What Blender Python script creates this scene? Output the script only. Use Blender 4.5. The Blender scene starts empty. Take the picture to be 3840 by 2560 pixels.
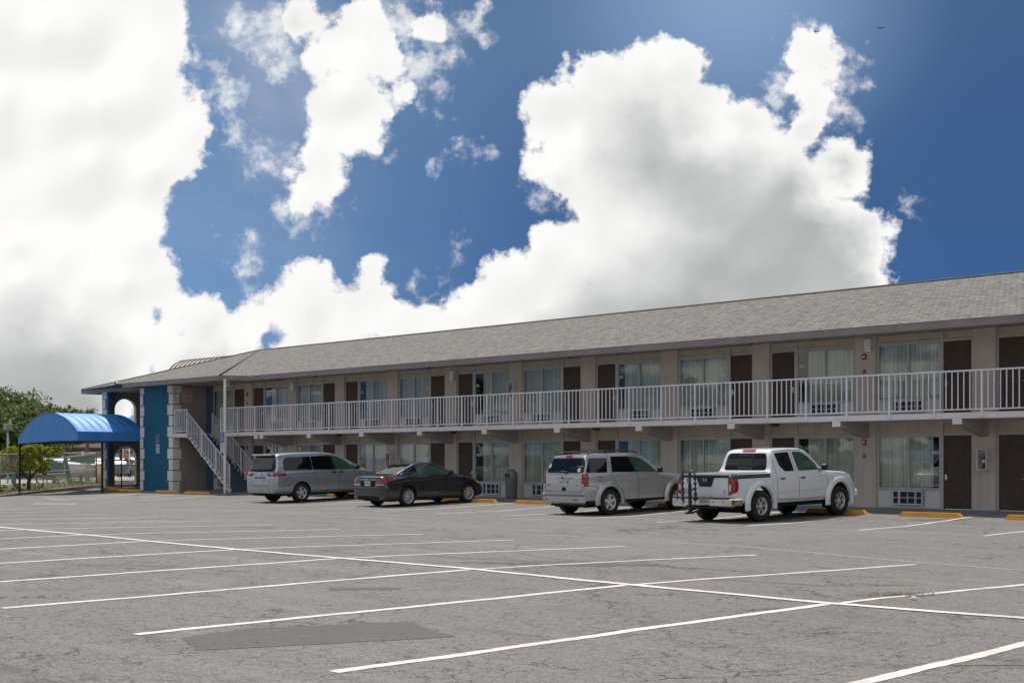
import bpy, bmesh, math, random
from math import sin, cos, pi, radians, sqrt, atan2, exp
from mathutils import Vector, Matrix, geometry
from mathutils.bvhtree import BVHTree
random.seed(7)
sc = bpy.context.scene
COL = sc.collection

# ------------------------------------------------------------------ node helpers
def newmat(name):
    m = bpy.data.materials.new(name); m.use_nodes = True
    nt = m.node_tree; nt.nodes.clear()
    out = nt.nodes.new('ShaderNodeOutputMaterial')
    return m, nt, out
class N:
    """tiny node-graph builder"""
    def __init__(s, nt): s.nt = nt
    def add(s, t, **kw):
        n = s.nt.nodes.new(t)
        for k, v in kw.items(): setattr(n, k, v)
        return n
    def put(s, sock, v):
        if hasattr(v, 'is_output') or isinstance(v, bpy.types.NodeSocket): s.nt.links.new(v, sock)
        elif v is not None:
            if isinstance(v, (tuple, list)) and len(v) == 3 and len(sock.default_value) == 4: v = (*v, 1)
            sock.default_value = v
    def m(s, op, a, b=None, c=None, clamp=False):
        n = s.add('ShaderNodeMath', operation=op); n.use_clamp = clamp
        s.put(n.inputs[0], a)
        if b is not None: s.put(n.inputs[1], b)
        if c is not None: s.put(n.inputs[2], c)
        return n.outputs[0]
    def v(s, op, a, b=None, scale=None):
        n = s.add('ShaderNodeVectorMath', operation=op); s.put(n.inputs[0], a)
        if b is not None: s.put(n.inputs[1], b)
        if scale is not None: s.put(n.inputs['Scale'], scale)
        return n.outputs['Value'] if op in ('DISTANCE', 'DOT_PRODUCT', 'LENGTH') else n.outputs[0]
    def noise(s, vec, scale, detail=3, rough=.55, out=0, dist=0):
        n = s.add('ShaderNodeTexNoise'); s.put(n.inputs['Vector'], vec)
        n.inputs['Scale'].default_value = scale; n.inputs['Detail'].default_value = detail
        n.inputs['Roughness'].default_value = rough; n.inputs['Distortion'].default_value = dist
        return n.outputs[out]
    def vor(s, vec, scale, feature='F1', out=0, rnd=1.0):
        n = s.add('ShaderNodeTexVoronoi', feature=feature); s.put(n.inputs['Vector'], vec)
        n.inputs['Scale'].default_value = scale
        n.inputs['Randomness'].default_value = rnd
        return n.outputs[out]
    def ramp(s, f, stops, interp='LINEAR'):
        n = s.add('ShaderNodeValToRGB'); s.put(n.inputs[0], f); cr = n.color_ramp; cr.interpolation = interp
        while len(cr.elements) < len(stops): cr.elements.new(.5)
        for e, (p, c) in zip(cr.elements, stops):
            e.position = p; e.color = (*c, 1) if isinstance(c, (tuple, list)) else (c, c, c, 1)
        return n.outputs[0]
    def mix(s, f, a, b, blend='MIX'):
        n = s.add('ShaderNodeMix', data_type='RGBA', blend_type=blend)
        s.put(n.inputs[0], f); s.put(n.inputs[6], a); s.put(n.inputs[7], b)
        return n.outputs[2]
    def rng(s, v, a, b, c=0., d=1., smooth=False):
        n = s.add('ShaderNodeMapRange'); n.interpolation_type = 'SMOOTHSTEP' if smooth else 'LINEAR'
        s.put(n.inputs[0], v)
        for i, q in enumerate((a, b, c, d)): s.put(n.inputs[1 + i], q)
        return n.outputs[0]
    def coord(s, which='Object'):
        return s.add('ShaderNodeTexCoord').outputs[which]
    def mapping(s, vec, scale=(1, 1, 1), loc=(0, 0, 0), rot=(0, 0, 0)):
        n = s.add('ShaderNodeMapping'); s.put(n.inputs[0], vec)
        n.inputs['Scale'].default_value = scale; n.inputs['Location'].default_value = loc; n.inputs['Rotation'].default_value = rot
        return n.outputs[0]
    def xyz(s, vec):
        n = s.add('ShaderNodeSeparateXYZ'); s.put(n.inputs[0], vec); return n.outputs
    def comb(s, x, y, z):
        n = s.add('ShaderNodeCombineXYZ')
        for i, q in enumerate((x, y, z)): s.put(n.inputs[i], q)
        return n.outputs[0]
    def bump(s, h, strength=.3, dist=.01):
        n = s.add('ShaderNodeBump'); s.put(n.inputs['Height'], h)
        n.inputs['Strength'].default_value = strength; n.inputs['Distance'].default_value = dist
        return n.outputs[0]
    def bsdf(s, col, rough=.6, metal=0., spec=.5, normal=None, coat=0., emis=None):
        n = s.add('ShaderNodeBsdfPrincipled'); s.put(n.inputs['Base Color'], col)
        s.put(n.inputs['Roughness'], rough); s.put(n.inputs['Metallic'], metal)
        n.inputs['Specular IOR Level'].default_value = spec
        if coat: n.inputs['Coat Weight'].default_value = coat; n.inputs['Coat Roughness'].default_value = .04
        if normal is not None: s.put(n.inputs['Normal'], normal)
        return n.outputs[0]

def mat(name, col, rough=.6, metal=0., spec=.5, var=.12, vs=3., coat=0., bump=0., bs=60., streak=0., dirt=0., dirtcol=(.12, .1, .08)):
    """plain surface: base colour with worn variation, optional vertical streaks, dirt and fine bump"""
    m, nt, out = newmat(name); n = N(nt); P = n.coord()
    c = (*col, 1)
    if var:
        f = n.noise(P, vs, 4, .6)
        c = n.mix(n.rng(f, .3, .7), tuple(x * (1 - var) for x in col), tuple(min(1, x * (1 + var * .8)) for x in col))
    if streak:
        f = n.noise(n.mapping(P, (7, 7, .35)), 1.0, 4, .6)
        c = n.mix(n.m('MULTIPLY', n.rng(f, .52, .8), streak), c, tuple(x * .55 for x in col))
    if dirt:
        f = n.noise(P, 1.3, 6, .7)
        c = n.mix(n.m('MULTIPLY', n.rng(f, .5, .75), dirt), c, dirtcol)
    nm = n.bump(n.noise(P, bs, 3, .6), bump, .01) if bump else None
    nt.links.new(n.bsdf(c, rough, metal, spec, nm, coat), out.inputs[0])
    return m

# ------------------------------------------------------------------ mesh helpers
class MB:
    def __init__(s): s.v = []; s.f = []; s.mi = []; s.cur = 0; s.sm = []; s.smooth = False
    def quad(s, *p):
        i = len(s.v); s.v += [tuple(q) for q in p]; s.f.append(tuple(range(i, i + len(p)))); s.mi.append(s.cur); s.sm.append(s.smooth); return s
    def faces(s, vs, fs):
        i = len(s.v); s.v += [tuple(q) for q in vs]
        for f in fs: s.f.append(tuple(i + j for j in f)); s.mi.append(s.cur); s.sm.append(s.smooth)
        return s
    def box(s, x0, x1, y0, y1, z0, z1):
        if x0 > x1: x0, x1 = x1, x0
        if y0 > y1: y0, y1 = y1, y0
        if z0 > z1: z0, z1 = z1, z0
        vs = [(x0, y0, z0), (x1, y0, z0), (x1, y1, z0), (x0, y1, z0), (x0, y0, z1), (x1, y0, z1), (x1, y1, z1), (x0, y1, z1)]
        return s.faces(vs, [(0, 3, 2, 1), (4, 5, 6, 7), (0, 1, 5, 4), (1, 2, 6, 5), (2, 3, 7, 6), (3, 0, 4, 7)])
    def bbox(s, x0, x1, y0, y1, z0, z1, b=.01):
        """box with chamfered vertical+horizontal edges (built from hull of 24 points)"""
        xs, ys, zs = sorted((x0, x1)), sorted((y0, y1)), sorted((z0, z1)); b = min(b, (xs[1]-xs[0])*.45, (ys[1]-ys[0])*.45, (zs[1]-zs[0])*.45)
        bm = bmesh.new()
        for i, x in enumerate(xs):
            for j, y in enumerate(ys):
                for k, z in enumerate(zs):
                    sx, sy, sz = (b if i == 0 else -b), (b if j == 0 else -b), (b if k == 0 else -b)
                    bm.verts.new((x, y + sy, z + sz)); bm.verts.new((x + sx, y, z + sz)); bm.verts.new((x + sx, y + sy, z))
        bmesh.ops.convex_hull(bm, input=bm.verts[:]); bmesh.ops.dissolve_limit(bm, angle_limit=.01, verts=bm.verts[:], edges=bm.edges[:])
        bm.verts.index_update(); s.faces([v.co[:] for v in bm.verts], [[v.index for v in f.verts] for f in bm.faces]); bm.free(); return s
    def prism(s, poly, a, b, axis='y'):
        """extrude 2D polygon between a and b along axis; poly coords are the other two axes in order"""
        n = len(poly)
        def P(p, t):
            return {'x': (t, p[0], p[1]), 'y': (p[0], t, p[1]), 'z': (p[0], p[1], t)}[axis]
        vs = [P(p, a) for p in poly] + [P(p, b) for p in poly]
        fs = [tuple(range(n))[::-1], tuple(range(n, 2 * n))] + [(i, (i + 1) % n, n + (i + 1) % n, n + i) for i in range(n)]
        return s.faces(vs, fs)
    def tube(s, pts, r, n=8, cap=True, smooth=True, radii=None):
        pts = [Vector(p) for p in pts]; rings = []; up = Vector((0, 0, 1)); old = s.smooth; s.smooth = smooth
        i0 = len(s.v); prev = None
        for i, p in enumerate(pts):
            d = (pts[min(i + 1, len(pts) - 1)] - pts[max(i - 1, 0)]).normalized()
            if prev is None:
                a = d.cross(up)
                if a.length < .05: a = d.cross(Vector((1, 0, 0)))
                a.normalize()
            else:
                a = prev - d * prev.dot(d); a.normalize()
            prev = a; b = d.cross(a); rr = radii[i] if radii else r
            for k in range(n):
                t = 2 * pi * (k + .5) / n
                s.v.append(tuple(p + (a * cos(t) + b * sin(t)) * rr))
        for i in range(len(pts) - 1):
            for k in range(n):
                k2 = (k + 1) % n
                s.f.append((i0 + i * n + k, i0 + i * n + k2, i0 + (i + 1) * n + k2, i0 + (i + 1) * n + k)); s.mi.append(s.cur); s.sm.append(smooth)
        if cap:
            s.f.append(tuple(i0 + k for k in range(n))[::-1]); s.mi.append(s.cur); s.sm.append(False)
            j = i0 + (len(pts) - 1) * n; s.f.append(tuple(j + k for k in range(n))); s.mi.append(s.cur); s.sm.append(False)
        s.smooth = old; return s
    def lathe(s, prof, c=(0, 0, 0), axis='z', n=24, smooth=True):
        """prof: (radius, height) list"""
        i0 = len(s.v)
        for r, h in prof:
            for k in range(n):
                t = 2 * pi * k / n; a, b = r * cos(t), r * sin(t)
                p = {'z': (a, b, h), 'x': (h, a, b), 'y': (a, h, b)}[axis]
                s.v.append((c[0] + p[0], c[1] + p[1], c[2] + p[2]))
        for i in range(len(prof) - 1):
            for k in range(n):
                k2 = (k + 1) % n
                s.f.append((i0 + i * n + k, i0 + i * n + k2, i0 + (i + 1) * n + k2, i0 + (i + 1) * n + k)); s.mi.append(s.cur); s.sm.append(smooth)
        return s
    def disc(s, c, r, axis='z', n=20, th=0):
        ax = {'z': lambda a, b: (c[0] + a, c[1] + b, c[2]), 'x': lambda a, b: (c[0], c[1] + a, c[2] + b), 'y': lambda a, b: (c[0] + a, c[1], c[2] + b)}[axis]
        return s.quad(*[ax(r * cos(2 * pi * k / n), r * sin(2 * pi * k / n)) for k in range(n)])
    def build(s, name, m, parent=None, at=None, fixn=True, **props):
        """link as one mesh object; vertices are in world space for static things (parent offset removed)"""
        me = bpy.data.meshes.new(name)
        off = Vector((0, 0, 0))
        if parent is not None and is_static(parent): off = wloc(parent)
        if at is not None: off = Vector(at)
        me.from_pydata([(x - off.x, y - off.y, z - off.z) for x, y, z in s.v], [], s.f)
        ms = m if isinstance(m, (list, tuple)) else [m]
        for q in ms: me.materials.append(q)
        for p, i, sm in zip(me.polygons, s.mi, s.sm): p.material_index = min(i, len(ms) - 1); p.use_smooth = sm
        if fixn:
            bm = bmesh.new(); bm.from_mesh(me); bmesh.ops.recalc_face_normals(bm, faces=bm.faces[:]); bm.to_mesh(me); bm.free()
        me.update()
        o = bpy.data.objects.new(name, me); COL.objects.link(o)
        if at is not None and parent is None: o.location = at
        if parent is not None:
            o.parent = parent
            if at is not None: o.location = Vector(at) - (wloc(parent) if is_static(parent) else Vector())
        for k, v in props.items(): o[k] = v
        return o
def is_static(o):
    while o is not None:
        if o.get('_static', 1) == 0: return False
        o = o.parent
    return True
def wloc(o):
    l = Vector((0, 0, 0))
    while o is not None: l += o.location; o = o.parent
    return l
def thing(name, label, cat, loc=(0, 0, 0), rotz=0., group=None, static=True):
    o = bpy.data.objects.new(name, None); COL.objects.link(o); o.location = loc; o.rotation_euler = (0, 0, rotz)
    o.empty_display_size = .2
    o['label'] = label; o['category'] = cat
    if group: o['group'] = group
    if not static: o['_static'] = 0
    return o
def tag(o, label=None, cat=None, group=None, kind=None):
    for k, v in (('label', label), ('category', cat), ('group', group), ('kind', kind)):
        if v: o[k] = v
    return o
def copy_tree(o, parent=None):
    c = o.copy(); COL.objects.link(c)
    if parent is not None: c.parent = parent
    for ch in [q for q in o.children]: copy_tree(ch, c)
    return c
def text_mesh(body, size, extrude=.0015, align='CENTER', spacing=1.0):
    cu = bpy.data.curves.new('txt', 'FONT'); cu.body = body; cu.size = size; cu.extrude = extrude; cu.align_x = align; cu.align_y = 'CENTER'
    cu.space_character = spacing; cu.resolution_u = 2
    ob = bpy.data.objects.new('txt', cu); COL.objects.link(ob)
    bpy.context.view_layer.update()
    dg = bpy.context.evaluated_depsgraph_get(); me = bpy.data.meshes.new_from_object(ob.evaluated_get(dg))
    vs = [v.co.copy() for v in me.vertices]; fs = [tuple(p.vertices) for p in me.polygons]
    bpy.data.objects.remove(ob); bpy.data.curves.remove(cu); bpy.data.meshes.remove(me)
    return vs, fs
def add_text(mb, body, size, M, bold=0.):
    vs, fs = text_mesh(body, size)
    mb.faces([M @ v for v in vs], fs)
def smooth_obj(o, angle=40):
    me = o.data
    for p in me.polygons: p.use_smooth = True
    try: me.set_sharp_from_angle(angle=radians(angle))
    except Exception: pass

# ------------------------------------------------------------------ ground profile
def gz(X, Y):
    if Y <= -6.6: g = 0.
    elif Y <= -3.4: g = .09 * (Y + 6.6) / 3.2
    else: g = min(.11, .09 + .02 * (Y + 3.4) / .6)
    if X < -52:
        k = max(0., min(1., (-1.5 - Y) / 1.5), min(1., (-61.9 - X) / .8)); g -= .022 * min(12., -52 - X) * k
    return g

# ------------------------------------------------------------------ materials
M = {}
def asphalt(name, tone=1.0, crack=True, gm=1.0):
    m, nt, out = newmat(name); n = N(nt); P = n.coord()
    big = n.noise(P, .18, 5, .6); mid = n.noise(n.mapping(P, (1, 2.2, 1)), 1.3, 5, .65)
    grain = n.noise(P, 42, 4, .9); spk = n.vor(P, 60); g2 = n.noise(P, 14, 4, .8)
    base = n.mix(n.rng(big, .3, .7), (.084 * tone, .079 * tone, .075 * tone), (.134 * tone, .127 * tone, .121 * tone))
    base = n.mix(n.m('MULTIPLY', n.rng(mid, .42, .7), .35), base, (.115 * tone, .11 * tone, .106 * tone))
    base = n.mix(n.rng(grain, .40, .60), n.mix(.60 * gm, base, (.035, .033, .032)), n.mix(.25 * gm, base, (.56, .54, .52)))
    base = n.mix(n.rng(g2, .38, .62), n.mix(.26 * gm, base, (.06, .057, .055)), n.mix(.14 * gm, base, (.45, .44, .42)))
    base = n.mix(n.m('MULTIPLY', n.m('LESS_THAN', spk, .16), .45), base, (.5, .49, .47))
    if not crack: base = n.mix(n.rng(n.noise(P, 2.6, 5, .7), .40, .62), base, (.095, .09, .086))
    h = grain
    if crack:
        W = n.v('ADD', P, n.v('SCALE', n.noise(P, 1.6, 4, .6, out=1), scale=.9))
        W2 = n.v('ADD', P, n.v('SCALE', n.noise(P, 6, 3, .6, out=1), scale=.22))
        e1 = n.vor(W, .9, 'DISTANCE_TO_EDGE'); e2 = n.vor(W2, 4.2, 'DISTANCE_TO_EDGE'); e3 = n.vor(W, .13, 'DISTANCE_TO_EDGE')
        msk = n.rng(n.noise(P, .55, 4, .65), .47, .62); msk2 = n.rng(n.noise(n.mapping(P, loc=(9, 3, 0)), 1.5, 5, .75), .42, .56)
        x, y, z = n.xyz(P)
        near = n.rng(y, -15, -27, .45, 1.)
        c1 = n.m('MULTIPLY', n.rng(e1, .005, .020, 1, 0), msk)
        c2 = n.m('MULTIPLY', n.m('MULTIPLY', n.rng(e2, .008, .036, 1, 0), msk2), near)
        c3 = n.m('MULTIPLY', n.rng(e3, .001, .005, .8, 0), n.rng(n.noise(P, .3, 3), .45, .6))
        ck = n.m('MAXIMUM', n.m('MAXIMUM', c1, c2), c3)
        base = n.mix(n.m('MULTIPLY', ck, .9), base, (.022, .02, .019))
        # scattered short pits
        pv = n.vor(n.mapping(P, (5.5, 7.5, 1)), 1.0, 'F1'); pm = n.rng(n.noise(P, .8, 3), .5, .6)
        base = n.mix(n.m('MULTIPLY', n.m('MULTIPLY', n.rng(pv, .06, .12, 1, 0), pm), .6), base, (.04, .038, .036))
        # oily / damp streaks lying along the aisles
        st = n.noise(n.mapping(P, (.25, 1.6, 1), rot=(0, 0, .12)), 1.2, 5, .7)
        base = n.mix(n.m('MULTIPLY', n.rng(st, .56, .76), .6), base, (.075, .071, .068))
        oil = n.noise(P, 1.05, 5, .75); ob = n.rng(n.noise(P, .22, 2), .45, .6)
        base = n.mix(n.m('MULTIPLY', n.m('MULTIPLY', n.rng(oil, .56, .68), ob), .7), base, (.05, .047, .045))
        tt = n.noise(n.mapping(P, (.10, 3.2, 1), rot=(0, 0, .05), loc=(5, 2, 0)), 1.4, 4, .6)
        base = n.mix(n.m('MULTIPLY', n.rng(tt, .58, .72), .28), base, (.09, .086, .083))
        lt = n.noise(n.mapping(P, (.08, .9, 1), loc=(3, 1, 0), rot=(0, 0, -.03)), 1.5, 4, .6)
        base = n.mix(n.m('MULTIPLY', n.rng(lt, .55, .8), .4), base, (.32, .31, .30))
    nt.links.new(n.bsdf(base, .9, 0, .25, n.bump(h, .5, .006)), out.inputs[0])
    return m
M['asphalt'] = asphalt('lot_asphalt'); M['patch'] = asphalt('asphalt_patch', .66, False, .45)  # lot surface and repair patches, each in its own grey
def paintline():
    m, nt, out = newmat('white_road_paint'); n = N(nt); P = n.coord()
    w = n.noise(P, 22, 4, .7); w2 = n.noise(P, 1.2, 4, .6)
    c = n.mix(n.rng(w2, .35, .7), (.66, .63, .59), (.50, .47, .43))
    c = n.mix(n.rng(w, .56, .68), c, (.24, .23, .22)); c = n.mix(n.m('MULTIPLY', n.rng(n.noise(P, 3.2, 5, .75), .55, .72), .6), c, (.3, .28, .26))
    nt.links.new(n.bsdf(c, .75, 0, .3, n.bump(n.noise(P, 120, 2), .3, .004)), out.inputs[0]); return m
M['line'] = paintline()
def fadedline():
    m, nt, out = newmat('worn_road_paint'); n = N(nt); P = n.coord()
    w = n.noise(P, 9, 5, .8)
    c = n.mix(n.rng(w, .38, .62), (.6, .57, .53), (.3, .29, .28))
    nt.links.new(n.bsdf(c, .8, 0, .3), out.inputs[0]); return m
M['line2'] = fadedline()
M['walk'] = mat('blue_grey_painted_concrete', (.13, .165, .20), .7, dirt=.5, dirtcol=(.2, .2, .2), bump=.2)
M['kerb'] = mat('weathered_kerb', (.20, .135, .10), .85, var=.3, bump=.4, dirt=.4)
M['concrete'] = mat('pale_concrete', (.29, .28, .27), .85, var=.15, bump=.2)
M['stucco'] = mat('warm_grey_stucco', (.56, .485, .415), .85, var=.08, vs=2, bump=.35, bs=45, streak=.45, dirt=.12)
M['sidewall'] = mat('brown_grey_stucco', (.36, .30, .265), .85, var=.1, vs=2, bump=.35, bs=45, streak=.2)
M['slab'] = mat('painted_white_slab', (.68, .63, .63), .7, var=.08, vs=1.5, streak=.25, bump=.15)
M['slabunder'] = mat('slab_soffit', (.42, .39, .37), .8, var=.1, streak=.1, bump=.2)
M['beam'] = mat('tapered_beam_paint', (.40, .36, .34), .75, var=.1, bump=.15)
M['trim'] = mat('grey_window_trim', (.46, .44, .43), .5, var=.08)
M['rail'] = mat('pale_railing_paint', (.70, .70, .74), .4, var=.06, dirt=.1)
M['transom'] = mat('tan_transom_panel', (.52, .44, .32), .6, var=.10, streak=.6)
M['infill'] = mat('beige_infill_panel', (.62, .60, .55), .6, var=.06, streak=.15)
M['door'] = mat('dark_brown_door', (.085, .060, .045), .6, spec=.2, var=.18, vs=6, streak=.25)
M['grilled'] = mat('ac_shadow_interior', (.012, .014, .03), .5, var=0)
M['grille'] = mat('ac_sleeve_paint', (.62, .62, .66), .5, var=.06, dirt=.1)
M['fascia'] = mat('grey_brown_fascia', (.235, .205, .20), .7, var=.15, vs=1.5, streak=.4, bump=.2)
M['soffit'] = mat('grey_soffit', (.3, .27, .25), .8, var=.1)
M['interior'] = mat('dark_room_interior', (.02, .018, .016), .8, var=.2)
M['teal'] = mat('teal_blue_stucco', (.0, .108, .205), .7, var=.12, vs=2.5, bump=.35, bs=45, streak=.25)
M['bluewall'] = mat('slate_blue_wall', (.06, .12, .20), .7, var=.1, bump=.2)
M['quoin'] = mat('white_quoin_block', (.74, .73, .71), .75, var=.05, bump=.25, dirt=.08)
M['quoinjoint'] = mat('quoin_joint', (.1, .09, .085), .9, var=0)
M['stairtread'] = mat('blue_grey_tread', (.06, .10, .14), .6, var=.12)
M['yellow'] = mat('yellow_kerb_paint', (.74, .33, .012), .7, var=.12, vs=5, dirt=.25, bump=.3)
M['black'] = mat('black_steel', (.012, .012, .014), .4, var=0)
M['steel'] = mat('brushed_steel', (.55, .55, .56), .3, .9, var=.06)
M['darkplastic'] = mat('dark_plastic', (.02, .02, .022), .5, var=0)
M['red'] = mat('red_alarm', (.22, .014, .014), .4, var=.05)
M['white'] = mat('white_enamel', (.74, .74, .73), .5, var=.04)
M['grey'] = mat('grey_enamel', (.28, .28, .29), .5, var=.08, dirt=.15)
M['signblue'] = mat('sign_blue', (.01, .06, .38), .4, var=0)
M['signwhite'] = mat('sign_white', (.62, .62, .62), .45, var=.03)
M['signtext'] = mat('sign_text', (.03, .03, .04), .5, var=0)
M['redtext'] = mat('sign_red_text', (.5, .02, .02), .5, var=0)
M['yellowtag'] = mat('yellow_tag', (.65, .52, .05), .5, var=0)
M['seamrib'] = mat('brown_seam_rib', (.20, .15, .12), .6)
M['vault'] = mat('white_standing_seam', (.56, .54, .50), .35, .0, var=.05)
M['bark'] = mat('grey_brown_bark', (.10, .075, .055), .9, var=.3, vs=8, bump=.5, bs=20)
M['grass'] = None
def curtain():
    m, nt, out = newmat('sheer_curtain'); n = N(nt); P = n.coord()
    f = n.noise(n.mapping(P, (10, 10, .4)), 1, 3)
    c = n.mix(n.rng(f, .3, .7), (.72, .74, .66), (.88, .90, .83))
    f2 = n.noise(n.mapping(P, (22, 22, .2)), 1, 2); c = n.mix(n.rng(f2, .35, .65), n.mix(.35, c, (.2, .22, .18)), c)  # darker vertical bands put the shade of the folds into the cloth colour
    a = n.add('ShaderNodeBsdfDiffuse'); n.put(a.inputs[0], c)
    b = n.add('ShaderNodeBsdfTranslucent'); n.put(b.inputs[0], c)
    mx = n.add('ShaderNodeMixShader'); mx.inputs[0].default_value = .2
    nt.links.new(a.outputs[0], mx.inputs[1]); nt.links.new(b.outputs[0], mx.inputs[2]); nt.links.new(mx.outputs[0], out.inputs[0]); return m
M['curtain'] = curtain()
def glass(name, tint, base=.09, rough=.012, wav=.0):
    m, nt, out = newmat(name); n = N(nt)
    lw = n.add('ShaderNodeFresnel'); bf = n.add('ShaderNodeNewGeometry').outputs['Backfacing']; n.put(lw.inputs[0], n.m('ADD', 1.5, n.m('MULTIPLY', bf, 1 / 1.5 - 1.5)))
    P = n.coord(); nm = n.bump(n.noise(P, 1.1, 2), wav, .05) if wav else None
    g = n.add('ShaderNodeBsdfGlossy'); g.inputs['Roughness'].default_value = rough; g.inputs[0].default_value = (1, 1, 1, 1)
    if nm is not None: n.put(g.inputs['Normal'], nm)
    t = n.add('ShaderNodeBsdfTransparent'); t.inputs[0].default_value = (*tint, 1)
    mx = n.add('ShaderNodeMixShader'); n.put(mx.inputs[0], n.m('ADD', lw.outputs[0], base, clamp=True))
    nt.links.new(t.outputs[0], mx.inputs[1]); nt.links.new(g.outputs[0], mx.inputs[2]); nt.links.new(mx.outputs[0], out.inputs[0]); return m
M['glass'] = glass('room_window_glass', (.95, .97, .95), .0, .01, .015)
def shingle():
    m, nt, out = newmat('weathered_shingle'); n = N(nt); P = n.coord('UV')
    br = n.add('ShaderNodeTexBrick'); n.put(br.inputs['Vector'], P)
    br.inputs['Scale'].default_value = 1.; br.inputs['Brick Width'].default_value = .17; br.inputs['Row Height'].default_value = .14
    br.inputs['Mortar Size'].default_value = .018; br.inputs['Mortar Smooth'].default_value = .2
    br.inputs['Color1'].default_value = (.142, .133, .123, 1); br.inputs['Color2'].default_value = (.212, .20, .187, 1); br.inputs['Mortar'].default_value = (.04, .036, .033, 1)
    br.offset = .37; br.offset_frequency = 3
    x, y, z = n.xyz(P)
    cell = n.comb(n.m('FLOOR', n.m('MULTIPLY', n.m('ADD', x, n.m('MULTIPLY', n.m('FLOOR', n.m('DIVIDE', y, .14)), .213)), 6.2)), n.m('FLOOR', n.m('DIVIDE', y, .14)), 0.)
    wn = n.add('ShaderNodeTexWhiteNoise', noise_dimensions='2D'); n.put(wn.inputs['Vector'], cell)
    c = n.mix(.48, br.outputs['Color'], n.mix(wn.outputs['Value'], (.08, .074, .068), (.25, .236, .221)))
    lo = n.noise(P, .6, 5, .65)
    c = n.mix(n.m('MULTIPLY', n.rng(lo, .4, .75), .07), c, (.12, .112, .104))
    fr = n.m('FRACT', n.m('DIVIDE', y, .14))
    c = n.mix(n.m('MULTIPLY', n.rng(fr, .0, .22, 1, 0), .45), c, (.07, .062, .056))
    nm = n.bump(n.m('ADD', n.m('MULTIPLY', fr, -.6), n.m('MULTIPLY', wn.outputs['Value'], .5)), .6, .02)
    nt.links.new(n.bsdf(c, .9, 0, .2, nm), out.inputs[0]); return m
M['shingle'] = shingle()
def vinyl():
    m, nt, out = newmat('blue_awning_vinyl'); n = N(nt); P = n.coord()
    f = n.noise(P, 2.2, 3)
    c = n.mix(n.rng(f, .3, .7), (.035, .205, .55), (.05, .25, .63))
    nt.links.new(n.bsdf(c, .55, 0, .45, n.bump(n.noise(P, 2.5, 3), .12, .05)), out.inputs[0]); return m
M['vinyl'] = vinyl()
def foliage(name, a, b, c):
    m, nt, out = newmat(name); n = N(nt)
    g = n.add('ShaderNodeNewGeometry').outputs['Random Per Island']
    P = n.coord(); cl = n.noise(P, .5, 3)
    col = n.mix(n.rng(g, 0, 1), a, b); col = n.mix(n.m('MULTIPLY', n.rng(cl, .45, .65), .6), col, c)
    d = n.add('ShaderNodeBsdfPrincipled'); n.put(d.inputs['Base Color'], col); d.inputs['Roughness'].default_value = .55; d.inputs['Specular IOR Level'].default_value = .3
    t = n.add('ShaderNodeBsdfTranslucent'); n.put(t.inputs[0], col)
    mx = n.add('ShaderNodeMixShader'); mx.inputs[0].default_value = .35
    nt.links.new(d.outputs[0], mx.inputs[1]); nt.links.new(t.outputs[0], mx.inputs[2]); nt.links.new(mx.outputs[0], out.inputs[0]); return m
M['leafdark'] = foliage('dark_green_leaves', (.06, .095, .028), (.14, .19, .055), (.16, .20, .06))
M['leafbright'] = foliage('yellow_green_leaves', (.20, .27, .02), (.42, .42, .03), (.22, .27, .02))
M['leafshrub'] = foliage('golden_shrub_leaves', (.20, .22, .02), (.45, .38, .05), (.15, .2, .03))
M['leafrough'] = foliage('verge_grass', (.09, .11, .03), (.2, .19, .07), (.12, .13, .04))
M['ground'] = mat('dry_ground', (.22, .21, .17), .95, var=.25, vs=.2)
M['verge'] = mat('verge_soil', (.10, .10, .045), .95, var=.4, vs=4, bump=.4)
M['pinkroof'] = mat('salmon_fascia', (.50, .33, .27), .7, var=.1, streak=.2)
M['cream'] = mat('cream_paint', (.66, .58, .44), .6, var=.05)
M['green'] = mat('green_windscreen_mesh', (.02, .13, .11), .8, var=.25, vs=1.5, streak=.4)
M['wood'] = mat('brown_utility_pole', (.13, .09, .06), .9, var=.25, streak=.4)
M['galv'] = mat('galvanised_pipe', (.42, .41, .39), .5, .3, var=.12)
# ------------------------------------------------------------------ camera
TH = radians(44.4)
cam = bpy.data.cameras.new('camera'); camo = bpy.data.objects.new('camera', cam); COL.objects.link(camo)
camo.location = (0, -34, 1.47); camo.rotation_euler = (radians(90), 0, TH)
cam.sensor_width = 36; cam.lens = 4900 / 3840 * 36; cam.shift_y = (1729 - 1280) / 3840; cam.clip_end = 4000; cam.clip_start = .1
sc.camera = camo
sc.view_settings.view_transform = 'Standard'; sc.view_settings.look = 'None'; sc.view_settings.exposure = 0; sc.view_settings.gamma = 1
# ------------------------------------------------------------------ sun
SD = Vector((.50, -.24, -1)).normalized()
sun = bpy.data.lights.new('sun', 'SUN'); sun.energy = 4.9; sun.angle = radians(.5); sun.color = (1, .965, .91)
suno = bpy.data.objects.new('sun', sun); COL.objects.link(suno); suno.rotation_euler = SD.to_track_quat('-Z', 'Y').to_euler(); suno.location = (-20, 10, 40)
elev = math.asin(-SD.z); az = atan2(-SD.x, -SD.y)      # sun azimuth from +Y towards +X
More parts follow.
